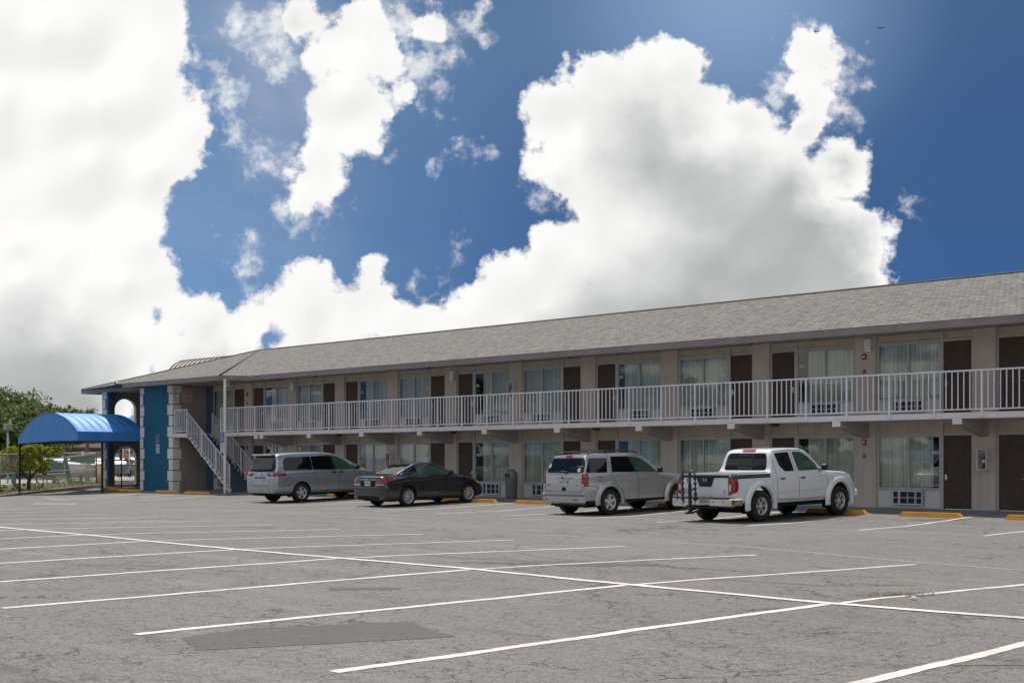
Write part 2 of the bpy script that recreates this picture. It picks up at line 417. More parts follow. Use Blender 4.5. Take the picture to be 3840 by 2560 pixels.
# ------------------------------------------------------------------ sky: Nishita air, cumulus in world directions
w = bpy.data.worlds.new('World'); sc.world = w; w.use_nodes = True; nt = w.node_tree; nt.nodes.clear(); n = N(nt)
wo = nt.nodes.new('ShaderNodeOutputWorld'); bg = nt.nodes.new('ShaderNodeBackground'); nt.links.new(bg.outputs[0], wo.inputs[0])
D = n.v('NORMALIZE', n.coord('Generated'))
sky = n.add('ShaderNodeTexSky'); sky.sky_type = 'NISHITA'; sky.sun_disc = False; sky.sun_elevation = elev; sky.sun_rotation = az
sky.air_density = 1.0; sky.dust_density = .35; sky.ozone_density = 3.0
dx, dy, dz = n.xyz(D)
n.put(sky.inputs[0], n.comb(dx, dy, n.m('ADD', n.m('MULTIPLY', n.m('MAXIMUM', dz, 0.), 1.6), .38)))
ph = n.v('DOT_PRODUCT', D, (-sin(TH), cos(TH), 0))
pr = n.v('DOT_PRODUCT', D, (cos(TH), sin(TH), 0))
pf = n.m('MAXIMUM', ph, .05)
u = n.m('DIVIDE', pr, pf); v = n.m('DIVIDE', dz, pf)
S = 1.6327 / 4900
P0 = n.comb(u, v, 0.)
wa = n.noise(P0, 33, 7, .61, out=1)
wb = n.noise(P0, 9, 3, .5, out=1)
Pw = n.v('ADD', P0, n.v('SCALE', n.v('SUBTRACT', wa, (.5, .5, .5)), scale=.040))
Pw = n.v('ADD', Pw, n.v('SCALE', n.v('SUBTRACT', wb, (.5, .5, .5)), scale=.035))
def cc(x, y): return ((x * 1.6327 - 1920) / 4900, (1729 - y * 1.6327) / 4900, 0)
def field(circ, P):
    cur = None
    for x, y, r in circ:
        d = n.v('DISTANCE', P, cc(x, y)); f = n.m('SUBTRACT', r * S, d)
        cur = f if cur is None else n.m('SMOOTH_MAX', cur, f, .012)
    return cur
cumulus = [(150, 60, 285), (120, 330, 300), (310, 300, 172), (180, 560, 220), (300, 470, 120), (335, 640, 95), (120, 800, 235), (415, 95, 20),
 (385, 700, 55), (470, 745, 72), (430, 830, 85), (560, 750, 58), (650, 700, 52), (705, 660, 62), (730, 735, 90), (850, 640, 44), (850, 720, 80), (925, 770, 75), (500, 820, 80), (985, 790, 60), (770, 800, 80), (620, 830, 60), (560, 800, 60), (1000, 740, 40), (1060, 760, 70), (690, 800, 60), (380, 790, 60), (600, 720, 36),
 (790, 120, 82), (880, 120, 66), (840, 30, 60), (980, 40, 50), (790, 250, 88), (850, 240, 66), (740, 340, 62), (715, 440, 56), (700, 475, 40), (735, 400, 60), (660, 385, 30), (935, 200, 42), (700, 30, 60), (860, 320, 34),
 (1290, 270, 98), (1380, 200, 92), (1500, 170, 98), (1560, 140, 75), (1430, 340, 200), (1590, 270, 110), (1245, 390, 52), (1560, 520, 250), (1300, 590, 90), (1180, 645, 82), (1090, 715, 70), (1260, 750, 190), (1480, 760, 240), (1740, 470, 190), (1790, 660, 260), (1940, 380, 78), (1960, 560, 100), (1720, 270, 72), (1855, 125, 62), (1890, 150, 50), (1860, 210, 58), (1840, 280, 60), (1885, 90, 34)]
wispy = [(560, 40, 55), (640, 60, 60), (650, 150, 45), (600, 130, 40), (495, 195, 44), (520, 235, 40), (455, 140, 30), (540, 320, 36), (590, 365, 38), (960, 40, 60), (1010, 60, 46), (1020, 120, 36), (970, 150, 50), (1000, 170, 30), (860, 340, 30), (1080, 15, 40), (900, 30, 55), (990, 210, 34), (1000, 250, 22), (1035, 355, 24), (1098, 362, 20), (565, 610, 32), (580, 650, 26), (780, 470, 20), (960, 670, 24), (1048, 565, 18), (1012, 632, 14), (680, 545, 20), (655, 380, 30), (1000, 400, 12),
 (1850, 110, 60), (1930, 160, 52), (1900, 250, 50), (1800, 200, 40), (700, 470, 60), (560, 560, 30), (1250, 450, 34), (1950, 300, 16), (2080, 490, 18)]
holes = [(620, 782, 22), (1355, 655, 5)]
F1 = field(cumulus, Pw)
det = n.noise(P0, 58, 7, .65)
dens1 = n.rng(n.m('ADD', F1, n.m('MULTIPLY', n.m('SUBTRACT', det, .5), .018)), -.0010, .0062, smooth=True)
Pw2 = n.v('ADD', Pw, n.v('SCALE', n.v('SUBTRACT', n.noise(P0, 60, 5, .6, out=1), (.5, .5, .5)), scale=.045))
F2 = field(wispy, Pw2)
dens2 = n.m('MULTIPLY', n.rng(n.m('ADD', F2, n.m('MULTIPLY', n.m('SUBTRACT', det, .5), .05)), -.006, .020, smooth=True), .84)
F3 = field(holes, Pw)
dens = n.m('MULTIPLY', n.m('MAXIMUM', dens1, dens2), n.rng(F3, -.004, .003, 1, 0, smooth=True))
# thin high veil left of centre
veil = n.m('MULTIPLY', n.rng(n.noise(n.mapping(P0, (3, 7, 1), rot=(0, 0, .5)), 2.2, 5, .6), .42, .75), .34)
veil = n.m('MULTIPLY', veil, n.rng(u, -.02, -.16))
# self shading of the cumulus: thick grey bodies under bright crowns
greys = [(1500, 330, 90), (1640, 430, 130), (1800, 560, 190), (1930, 620, 110), (1880, 720, 190), (1680, 720, 220), (1480, 780, 150), (60, 960, 220), (270, 980, 120), (1840, 420, 110), (500, 880, 60), (640, 90, 60), (1320, 860, 90)]
G = field(greys, n.v('ADD', P0, n.v('SCALE', n.v('SUBTRACT', n.noise(P0, 10, 5, .6, out=1), (.5, .5, .5)), scale=.09)))
gm = n.rng(G, -.045, .04, smooth=True)
inner = n.rng(F1, .003, .034, smooth=True)
Pb = n.v('ADD', P0, n.v('SCALE', n.v('SUBTRACT', wa, (.5, .5, .5)), scale=.012)); puff = n.vor(Pb, 26, 'SMOOTH_F1'); puffo = n.vor(n.v('ADD', Pb, (-.007, .012, 0)), 26, 'SMOOTH_F1'); puff2 = n.noise(P0, 7, 4, .5)
relief = n.m('MULTIPLY', n.m('SUBTRACT', puff, puffo), .75)          # puffs turned away from the sun go a little darker
shade = n.m('MULTIPLY', n.m('MULTIPLY', gm, inner), n.rng(puff2, .3, .7, .80, 1.05))
soft = n.m('MULTIPLY', n.m('MULTIPLY', n.rng(puff2, .35, .7), n.rng(F1, .002, .05)), .22)
soft = n.m('MULTIPLY', soft, n.rng(u, -.27, -.12, .25, 1.))
shade = n.m('MAXIMUM', shade, soft)
shade = n.m('ADD', shade, n.m('MULTIPLY', relief, n.rng(F1, .0, .02, .25, .55)))
shade = n.m('ADD', shade, .03, clamp=True)
edge = n.rng(dens, 0., 1.)
ccol = n.ramp(shade, [(0., (1.06, 1.055, 1.04)), (.12, (.95, .95, .94)), (.35, (.80, .805, .80)), (1., (.48, .49, .49))])
ccol2 = ccol
hz = n.rng(field([(640, 80, 90), (600, 210, 50), (720, 190, 60), (540, 20, 60), (640, 340, 30)], n.v('ADD', P0, n.v('SCALE', n.v('SUBTRACT', n.noise(P0, 8, 5, .6, out=1), (.5, .5, .5)), scale=.12))), -.045, .03, smooth=True)
# elsewhere on the dome (behind and above the viewer): unseen broken cumulus, added for ambient light and reflections
zz = n.m('ADD', n.m('MAXIMUM', dz, 0.), .12)
Q = n.comb(n.m('DIVIDE', dx, zz), n.m('DIVIDE', dy, zz), 0.)
b1 = n.noise(Q, .9, 7, .6); bd = n.rng(b1, .46, .54, smooth=True); bs = n.rng(b1, .54, .74, 1., .5)
inframe = n.m('MULTIPLY', n.m('MULTIPLY', n.rng(ph, .25, .35), n.rng(n.m('ABSOLUTE', u), .50, .42)), n.rng(v, .52, .42))
dall = n.m('ADD', n.m('MULTIPLY', dens, inframe), n.m('MULTIPLY', bd, n.m('SUBTRACT', 1., inframe)), clamp=True)
call = n.mix(inframe, n.mix(bs, (.5, .51, .52), (.98, .97, .96)), ccol2)
# air: deep polarised blue, a little paler to the left and towards the roof line
skyc = n.v('SCALE', sky.outputs[0], scale=.050)
skyc = n.v('MULTIPLY', skyc, (.60, .98, 1.30))
pale = n.m('MULTIPLY', n.rng(u, .06, -.30, 0., 1., smooth=True), n.rng(v, .36, .12, .35, 1.))
skyc = n.mix(n.m('MULTIPLY', pale, .8), skyc, (.22, .39, .66))
gd = n.v('DISTANCE', P0, cc(1690, -50)); glow = n.rng(gd, .19, .0, 0., 1., smooth=True)
skyc = n.mix(n.m('MULTIPLY', glow, .5), skyc, (.42, .62, .90))
skyc = n.mix(n.m('MULTIPLY', veil, .5), skyc, (.50, .60, .76))
skyc = n.mix(n.m('MULTIPLY', n.m('MULTIPLY', hz, inframe), .55), skyc, (.42, .48, .62))
final = n.mix(dall, skyc, call)
below = n.rng(dz, -.01, -.06)
final = n.mix(below, final, (.16, .155, .15))
n.put(bg.inputs[0], final); bg.inputs[1].default_value = .93
w.cycles.sampling_method = 'MANUAL'; w.cycles.sample_map_resolution = 512
# ------------------------------------------------------------------ setting
def sheet(name, xs, ys, zf, m, kind='structure', parent=None):
    b = MB()
    for i in range(len(xs)):
        for j in range(len(ys)): b.v.append((xs[i], ys[j], zf(xs[i], ys[j])))
    for i in range(len(xs) - 1):
        for j in range(len(ys) - 1):
            b.f.append((i * len(ys) + j, (i + 1) * len(ys) + j, (i + 1) * len(ys) + j + 1, i * len(ys) + j + 1)); b.mi.append(0); b.sm.append(True)
    o = b.build(name, m, parent, fixn=False)
    if kind and parent is None: o['kind'] = kind
    return o
g0 = sheet('ground', [-900, -300, -100, -60, 100, 900], [-900, -200, 0, 200, 900], lambda x, y: -.62, M['ground'])
XS = [-72 + 1.5 * i for i in range(15)] + [-50, -40, -30, -20, -10, 0, 10, 20, 40]
YS = [-90, -60, -45, -34, -28, -22, -16, -10, -8, -6.6, -5.8, -5, -4.2, -3.4, -3.1, -2.8, -2.2, -1.5, -.7, 0, 1.2]
lot = sheet('parking_lot', XS, YS, gz, M['asphalt'])
def strip(pts, wd, m, name, jit=.007, z=.004, taper=False):
    """painted strip following the ground, slightly hand-sprayed edges"""
    b = MB(); rows = []
    for (x0, y0), (x1, y1) in zip(pts[:-1], pts[1:]):
        L = math.hypot(x1 - x0, y1 - y0); k = max(1, int(L / .10)); rows += [(x0 + (x1 - x0) * i / k, y0 + (y1 - y0) * i / k) for i in range(k)]
    rows.append(pts[-1]); ph = random.random() * 9
    for i, (x, y) in enumerate(rows):
        a = rows[max(0, i - 1)]; c = rows[min(len(rows) - 1, i + 1)]
        d = Vector((c[0] - a[0], c[1] - a[1])).normalized(); nn = Vector((-d.y, d.x))
        wob = .012 * sin(i * .13 + ph) + .008 * sin(i * .41 + ph * 2)
        wl = wd / 2 + random.uniform(-jit, jit); wr = wd / 2 + random.uniform(-jit, jit)
        for s, q in ((1, wl), (-1, wr)):
            px, py = x + nn.x * (s * q + wob), y + nn.y * (s * q + wob); b.v.append((px, py, gz(px, py) + z))
    for i in range(len(rows) - 1): b.f.append((2 * i, 2 * i + 1, 2 * i + 3, 2 * i + 2)); b.mi.append(0); b.sm.append(False)
    return b.build(name, m, lot)
NX = [-1.62, -4.45, -7.27, -10.05, -12.79, -15.6, -18.4, -21.2, -24.0, -26.8, -29.6, -32.4]
CXc = [(-1.3, -22.1), (-4.35, -22.0), (-7.08, -22.06), (-9.85, -21.92), (-12.81, -21.65), (-15.69, -21.69), (-18.51, -21.62), (-21.6, -21.43), (-24.32, -21.33), (-27.11, -21.23), (-29.9, -21.15), (-32.7, -21.1)]
FX = [-.6, -3.4, -6.2, -8.91, -11.63, -14.4, -17.06, -19.75, -22.41, -25.14, -27.81, -30.71]
FY = [-16.7, -16.7, -16.7, -16.68, -16.66, -16.5, -16.53, -16.41, -16.41, -16.26, -16.13, -15.97]
for nx, c, fx, fy in zip(NX, CXc, FX, FY):
    strip([(nx, -28.3 + random.uniform(-.08, .08)), (c[0] - .03, c[1] - .06)], .122, M['line'], 'painted_line')
    strip([(c[0] + .03, c[1] + .06), (c[0] + (fx - c[0]) * .12, c[1] + .95), (fx, fy)], .10, M['line'], 'painted_line', z=.0045)
for x0, y0, x1, y1 in [(-35.4, -21, -33.32, -15.9), (-38.2, -21, -36.01, -15.8), (-41, -20.8, -38.76, -15.63), (-44, -20.4, -42., -14.75), (-43.6, -13.1, -42.3, -12.5)]:
    strip([(x0, y0), (x1, y1)], .10, M['line2'], 'painted_line')
strip([(6, -21.9), (-4.2, -21.86), (-5.13, -21.91), (-7.08, -22.05), (-9.85, -21.92), (-12.81, -21.66), (-18.5, -21.66), (-24.3, -21.33), (-30, -21.15), (-40, -20.8)], .15, M['line'], 'painted_line', z=.008)
for x, y in [(-11.42, -9.05), (-14.24, -8.87), (-17.0, -9.0), (-19.56, -9.05), (-22.18, -9.05), (-24.8, -9.1), (-27.26, -9.26), (-29.93, -9.2), (-32.53, -9.2), (-35.66, -8.8), (-38.25, -8.76), (-41.43, -8.7), (-8.7, -9.0), (-6.0, -9.0), (-3.3, -9.), (-.6, -9.)]:
    strip([(x, y), (x - .22, -2.9)], .10, M['line2'] if x < -36 else M['line'], 'painted_line')
for a, b_ in [((-43.32, -10.95), (-46.68, -3.9)), ((-46.5, -10.1), (-49.6, -3.2)), ((-47.5, -10.1), (-52.6, -3.5)), ((-49.64, -8.6), (-54., -2.2)), ((-52.2, -9.99), (-54.4, -6.6)), ((-49.8, -9.8), (-46.6, -10.5)), ((-46.1, -10.1), (-45.7, -9.2))]:
    strip([a, b_], .12, M['line2'], 'painted_line')
M['ghost'] = mat('ghost_line_paint', (.235, .225, .215), .85, var=.2, vs=6)
for pts in ([(-14.6, -14.9), (-12.2, -15.3), (-9.6, -16.1), (-7.2, -16.6), (-3.0, -17.4)], [(-34, -11.8), (-28, -12.2), (-24, -12.5)]): strip(pts, .12, M['ghost'], 'ghost_line', z=.0022)
M['skid'] = mat('rubber_mark', (.095, .09, .086), .85, var=.35, vs=5)
def arc(cx, cy, r, a0, a1, wd): strip([(cx + r * cos(radians(a)), cy + r * sin(radians(a))) for a in range(a0, a1, 4)], wd, M['skid'], 'tyre_mark', z=.0021, jit=.012)
arc(-12.2, -15.2, 4.4, 210, 292, .05); arc(-17.5, -25.8, 5.0, 20, 96, .05); arc(-10.5, -13.8, 5.6, 228, 300, .045)
# worn direction arrow in the aisle
ar = MB(); ar.quad((-43.6, -13.2, .006), (-42.4, -12.1, .006), (-42.1, -12.5, .006), (-42.5, -12.75, .006), (-43.2, -13.4, .006)); ar.build('painted_arrow', M['line2'], lot)
def patch(poly, name='asphalt_patch', m='patch', z=.003):
    pl = []
    for i in range(len(poly)):
        a = poly[i]; c = poly[(i + 1) % len(poly)]
        for k in range(8): t = k / 8; pl.append((a[0] + (c[0] - a[0]) * t + random.uniform(-.035, .035), a[1] + (c[1] - a[1]) * t + random.uniform(-.035, .035)))
    b = MB(); b.quad(*[(x, y, gz(x, y) + z) for x, y in pl]); return b.build(name, M[m], lot)
patch([(-9.61, -28.1), (-9.72, -27.44), (-9.08, -26.11), (-7.99, -26.51), (-8.87, -28.45)])
patch([(-13.9, -20.9), (-12.5, -19.6), (-11.4, -19.3), (-12.1, -20.3)], m='patch')
patch([(-12.2, -24.6), (-11.6, -24.0), (-11.4, -24.2), (-11.9, -24.8)])
patch([(-15.4, -4.6), (-14.6, -3.9), (-14.0, -4.0), (-14.7, -4.9)])
patch([(-12.6, -4.6), (-12.0, -3.8), (-11.4, -4.0), (-12.0, -4.8)])
def tarline(pts, wd=.035):
    b = MB(); b_pts = []
    for (x0, y0), (x1, y1) in zip(pts[:-1], pts[1:]):
        for k in range(6): t = k / 6; b_pts.append((x0 + (x1 - x0) * t + random.uniform(-.03, .03), y0 + (y1 - y0) * t + random.uniform(-.03, .03)))
    b_pts.append(pts[-1])
    for i in range(len(b_pts) - 1):
        a, c = Vector(b_pts[i]), Vector(b_pts[i + 1]); d = (c - a).normalized(); nn = Vector((-d.y, d.x)); ww = wd * random.uniform(.4, 1.3) * .5
        b.quad(*[(q.x, q.y, gz(q.x, q.y) + .0025) for q in (a + nn * ww, a - nn * ww, c - nn * ww, c + nn * ww)])
    b.build('tar_seam', M['tar'], lot)
M['tar'] = mat('old_tar', (.055, .052, .05), .8, var=.3, vs=9)
for pts in [[(-15.3, -20.2), (-14.4, -20.4), (-13.2, -20.0), (-12.6, -19.3), (-12.2, -18.6), (-11.6, -18.5)], [(-10.2, -20.9), (-9.3, -20.5), (-8.2, -20.4), (-7.4, -19.6)], [(-9.9, -17.9), (-9.1, -18.3)], [(-12.0, -17.6), (-11.4, -17.2)], [(-5.9, -19.9), (-4.6, -20.8), (-3.8, -20.6)], [(-17.6, -25.2), (-16.2, -24.2), (-14.8, -24.1)], [(-4.5, -25.2), (-3.8, -24.6), (-3.0, -24.7), (-2.5, -24.2)], [(-20.5, -24.5), (-19.8, -25.6), (-18.2, -25.8)], [(-34, -19.4), (-31, -18.9)]]:
    tarline(pts)
# litter flecks and small dark bits scattered over the lot
fl = MB()
for i in range(260):
    x = random.uniform(-24, 1); y = random.uniform(-28.5, -10); r = random.uniform(.008, .022); z = gz(x, y) + .006; a = random.uniform(0, pi)
    fl.cur = 0 if random.random() < .85 else 1
    fl.quad(*[(x + r * random.uniform(.6, 1.2) * cos(a + k * 1.57), y + r * random.uniform(.6, 1.2) * sin(a + k * 1.57), z + random.uniform(0, .006)) for k in range(4)])
fl.build('grit', [mat('dark_grit', (.03, .028, .026), .9), mat('pale_grit', (.55, .42, .3), .9)], lot, fixn=False)
# leaf litter lying over the paint and a small stone
ll = MB()
for i in range(260):
    t = random.gauss(0, .26); x = -7.02 + t * .62 + random.gauss(0, .07); y = -20.78 + t * .55 + random.gauss(0, .07); a = random.uniform(0, pi); l = random.uniform(.012, .035); wd = l * .28
    ca, sa = cos(a) * l, sin(a) * l; z = .012 + random.uniform(0, .02)
    ll.quad((x - ca, y - sa, z), (x + sa * .3, y - ca * .3, z + .004), (x + ca, y + sa, z + random.uniform(0, .012)), (x - sa * .3, y + ca * .3, z + .004))
tag(ll.build('leaf_litter', mat('dead_leaves', (.10, .07, .03), .8, var=.5, vs=40)), 'small pile of dry brown leaves lying on the white line', 'leaf litter', kind='stuff')
def stone(x, y, r, label, m):
    bm = bmesh.new(); bmesh.ops.create_icosphere(bm, subdivisions=2, radius=r)
    for vv in bm.verts: vv.co *= random.uniform(.85, 1.15); vv.co.z *= .6
    me = bpy.data.meshes.new('stone'); bm.to_mesh(me); bm.free(); me.materials.append(m)
    o = bpy.data.objects.new('stone', me); COL.objects.link(o); o.location = (x, y, r * .5 + gz(x, y)); tag(o, label, 'stone')
stone(-6.66, -21.1, .035, 'small pale stone beside the leaf pile on the asphalt', M['white'])
# walkway along the rooms
b = MB(); b.box(-53.4, 8.2, -1.3, -.002, -.1, .15); b.box(-61.3, -56.0, -1.3, 4, -.15, .15)
tag(b.build('walkway', M['walk']), kind='structure')
# verge, kerb, road beyond the fence
KP = [(-47, -17.5), (-54, -11.2), (-58.4, -7.7), (-62.1, -4.9), (-66.5, -.6), (-70.9, 3.8), (-78, 11.0)]
def kz(p): return -.2 + .2 * max(0, min(1, (p[1] + 6) / 10))
b = MB()
for p, q in zip(KP[:-1], KP[1:]):
    d = (Vector(q) - Vector(p)).normalized(); nn = Vector((-d.y, d.x)) * -1   # towards the lot is +x/+y side
    if nn.x > 0: nn = -nn
    zp, zq = kz(p), kz(q)
    b.faces([(p[0], p[1], zp - .5), (q[0], q[1], zq - .5), (q[0], q[1], zq + .12), (p[0], p[1], zp + .12), (p[0] + nn.x * .16, p[1] + nn.y * .16, zp + .12), (q[0] + nn.x * .16, q[1] + nn.y * .16, zq + .12), (q[0] + nn.x * .16, q[1] + nn.y * .16, zq - .5), (p[0] + nn.x * .16, p[1] + nn.y * .16, zp - .5)], [(0, 1, 2, 3), (3, 2, 5, 4), (4, 5, 6, 7)])
tag(b.build('kerb', M['kerb']), kind='structure')
b = MB()
for p, q in zip(KP[:-1], KP[1:]):
    b.quad((p[0] - .14, p[1] - .1, kz(p) + .10), (q[0] - .14, q[1] - .1, kz(q) + .10), (q[0] - 4.6, q[1] - 4.4, kz(q) + .08), (p[0] - 4.6, p[1] - 4.4, kz(p) + .08))
tag(b.build('verge', M['verge']), kind='structure')
b = MB()
for p, q in zip(KP[:-1], KP[1:]):
    b.quad((p[0] - 4.5, p[1] - 4.3, kz(p) + .04), (q[0] - 4.5, q[1] - 4.3, kz(q) + .04), (q[0] - 60, q[1] - 20, kz(q) - .05), (p[0] - 60, p[1] - 40, kz(p) - .05))
b.quad((-78 - 4.5, 11 - 4.3, .04), (-78 + 30, 11 + 60, .02), (-160, 90, 0), (-138, -9, -.05))
tag(b.build('neighbouring_lot', M['concrete']), kind='structure')
b = MB()
for i in range(5200):
    k = random.randrange(len(KP) - 1); t = random.random(); s = random.uniform(.25, 4.2); p, q = KP[k], KP[k + 1]
    x = p[0] + (q[0] - p[0]) * t - s * .72; y = p[1] + (q[1] - p[1]) * t - s * .69; z = kz((x, y)) + .08; a = random.uniform(0, pi); h = random.uniform(.05, .16); l = .02
    b.quad((x - cos(a) * l, y - sin(a) * l, z), (x + cos(a) * l, y + sin(a) * l, z), (x + random.uniform(-.04, .04), y + random.uniform(-.04, .04), z + h))
tag(b.build('grass', M['leafrough'], fixn=False), 'thin dry grass growing on the verge under the fence', 'grass', kind='stuff')
# ------------------------------------------------------------------ motel building
BLD = thing('motel_building', 'long two storey motel with brown doors, upstairs gallery railing and shingled roof', 'building', (-30, 0, 0))
PC = [-1.36, -4.9, -8.44, -11.98, -15.52, -19.06, -22.6, -26.12, -29.63, -33.12, -36.58, -40.0, -43.4, -46.74, -50.07]
PW = [.32] * 5 + [.33, .30, .33, .33, .31, .32, .33, .305, .31, .295]
PIERS = [5.7, 2.18] + PC
PWW = [.32, .32] + PW
F1Z, F2Z = .15, 2.74
def part(name, mb, m, parent=BLD, **k): return mb.build(name, m, parent, **k)
for x, wd in zip(PIERS, PWW):
    b = MB(); b.box(x - wd, x + wd, 0, .5, .15, 2.58); b.box(x - wd, x + wd, 0, .5, 2.62, 5.06)
    part('pier', b, M['stucco'])
# slabs, floor and core
b = MB(); b.box(-49.9, 8.2, -1.55, .52, 2.585, 2.74); b.box(-52.15, -49.9, -.5, .52, 2.586, 2.739)
part('gallery_slab', b, M['slab'])
b = MB(); b.box(-53.3, 8.1, 1.9, 11.4, .1, 5.04); part('rear_wall', b, M['sidewall'])
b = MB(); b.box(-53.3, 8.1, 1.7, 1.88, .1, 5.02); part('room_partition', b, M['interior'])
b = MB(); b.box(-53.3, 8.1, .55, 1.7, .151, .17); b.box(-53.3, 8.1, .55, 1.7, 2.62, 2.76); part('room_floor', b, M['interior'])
b = MB(); b.box(8.0, 8.2, 0, 11.4, .1, 5.04); part('end_wall', b, M['stucco'])
# cantilever beams
for i, x in enumerate(PIERS[1:-1] + [-47.15]):
    xx = x if i < len(PIERS) - 2 else -47.15
    b = MB(); b.prism([(-1.58, 2.583), (-1.58, 2.44), (-1.42, 2.43), (-.001, 2.13), (-.001, 2.583)], xx - .12, xx + .12, 'x')
    part('beam', b, M['beam'])
    b = MB(); b.box(xx - .125, xx + .125, -1.60, -1.583, 2.435, 2.60); part('beam_end', b, M['slab'])

def pleats(mb, x0, x1, y, z0, z1, amp=.045, pitch=.12):
    k = max(6, int((x1 - x0) / .014)); ph = random.uniform(0, 6); i0 = len(mb.v); rows = 5
    for j in range(rows):
        zz = z0 + (z1 - z0) * j / (rows - 1)
        for i in range(k + 1):
            x = x0 + (x1 - x0) * i / k; w_ = sin(2 * pi * x / pitch + ph + .8 * sin(x * 5.1)) * (1 + .35 * sin(x * 7.7 + ph))
            mb.v.append((x + .01 * sin(x * 40) * (1 - j / rows), y + amp * w_ * (1.1 - .25 * j / rows), zz))
    for j in range(rows - 1):
        for i in range(k):
            a = i0 + j * (k + 1) + i; mb.f.append((a, a + 1, a + k + 2, a + k + 1)); mb.mi.append(mb.cur); mb.sm.append(True)

def ac_grille(x0, x1, z0, z1):
    b = MB(); y = .045
    b.cur = 0
    b.box(x0, x1, y - .055, y - .002, z0, z0 + .035); b.box(x0, x1, y - .055, y - .002, z1 - .03, z1)
    b.box(x0, x0 + .03, y - .055, y - .002, z0 + .035, z1 - .03); b.box(x1 - .03, x1, y - .055, y - .002, z0 + .035, z1 - .03)
    W = x1 - x0; zc = (z0 + z1) / 2
    for t, wd in ((.20, .03), (.235, .02), (.5, .014), (.74, .014), (.78, .012)): b.box(x0 + W * t, x0 + W * t + wd, y - .045, y - .003, z0 + .035, z1 - .03)
    b.box(x0 + .03, x1 - .03, y - .044, y - .0035, zc - .009, zc + .009)
    g = part('air_conditioner', b, M['grille'])
    c = MB(); c.box(x0 + .03, x1 - .03, y - .0015, y + .02, z0 + .035, z1 - .03)
    k = MB()
    part('coil', c, M['grilled'], g)

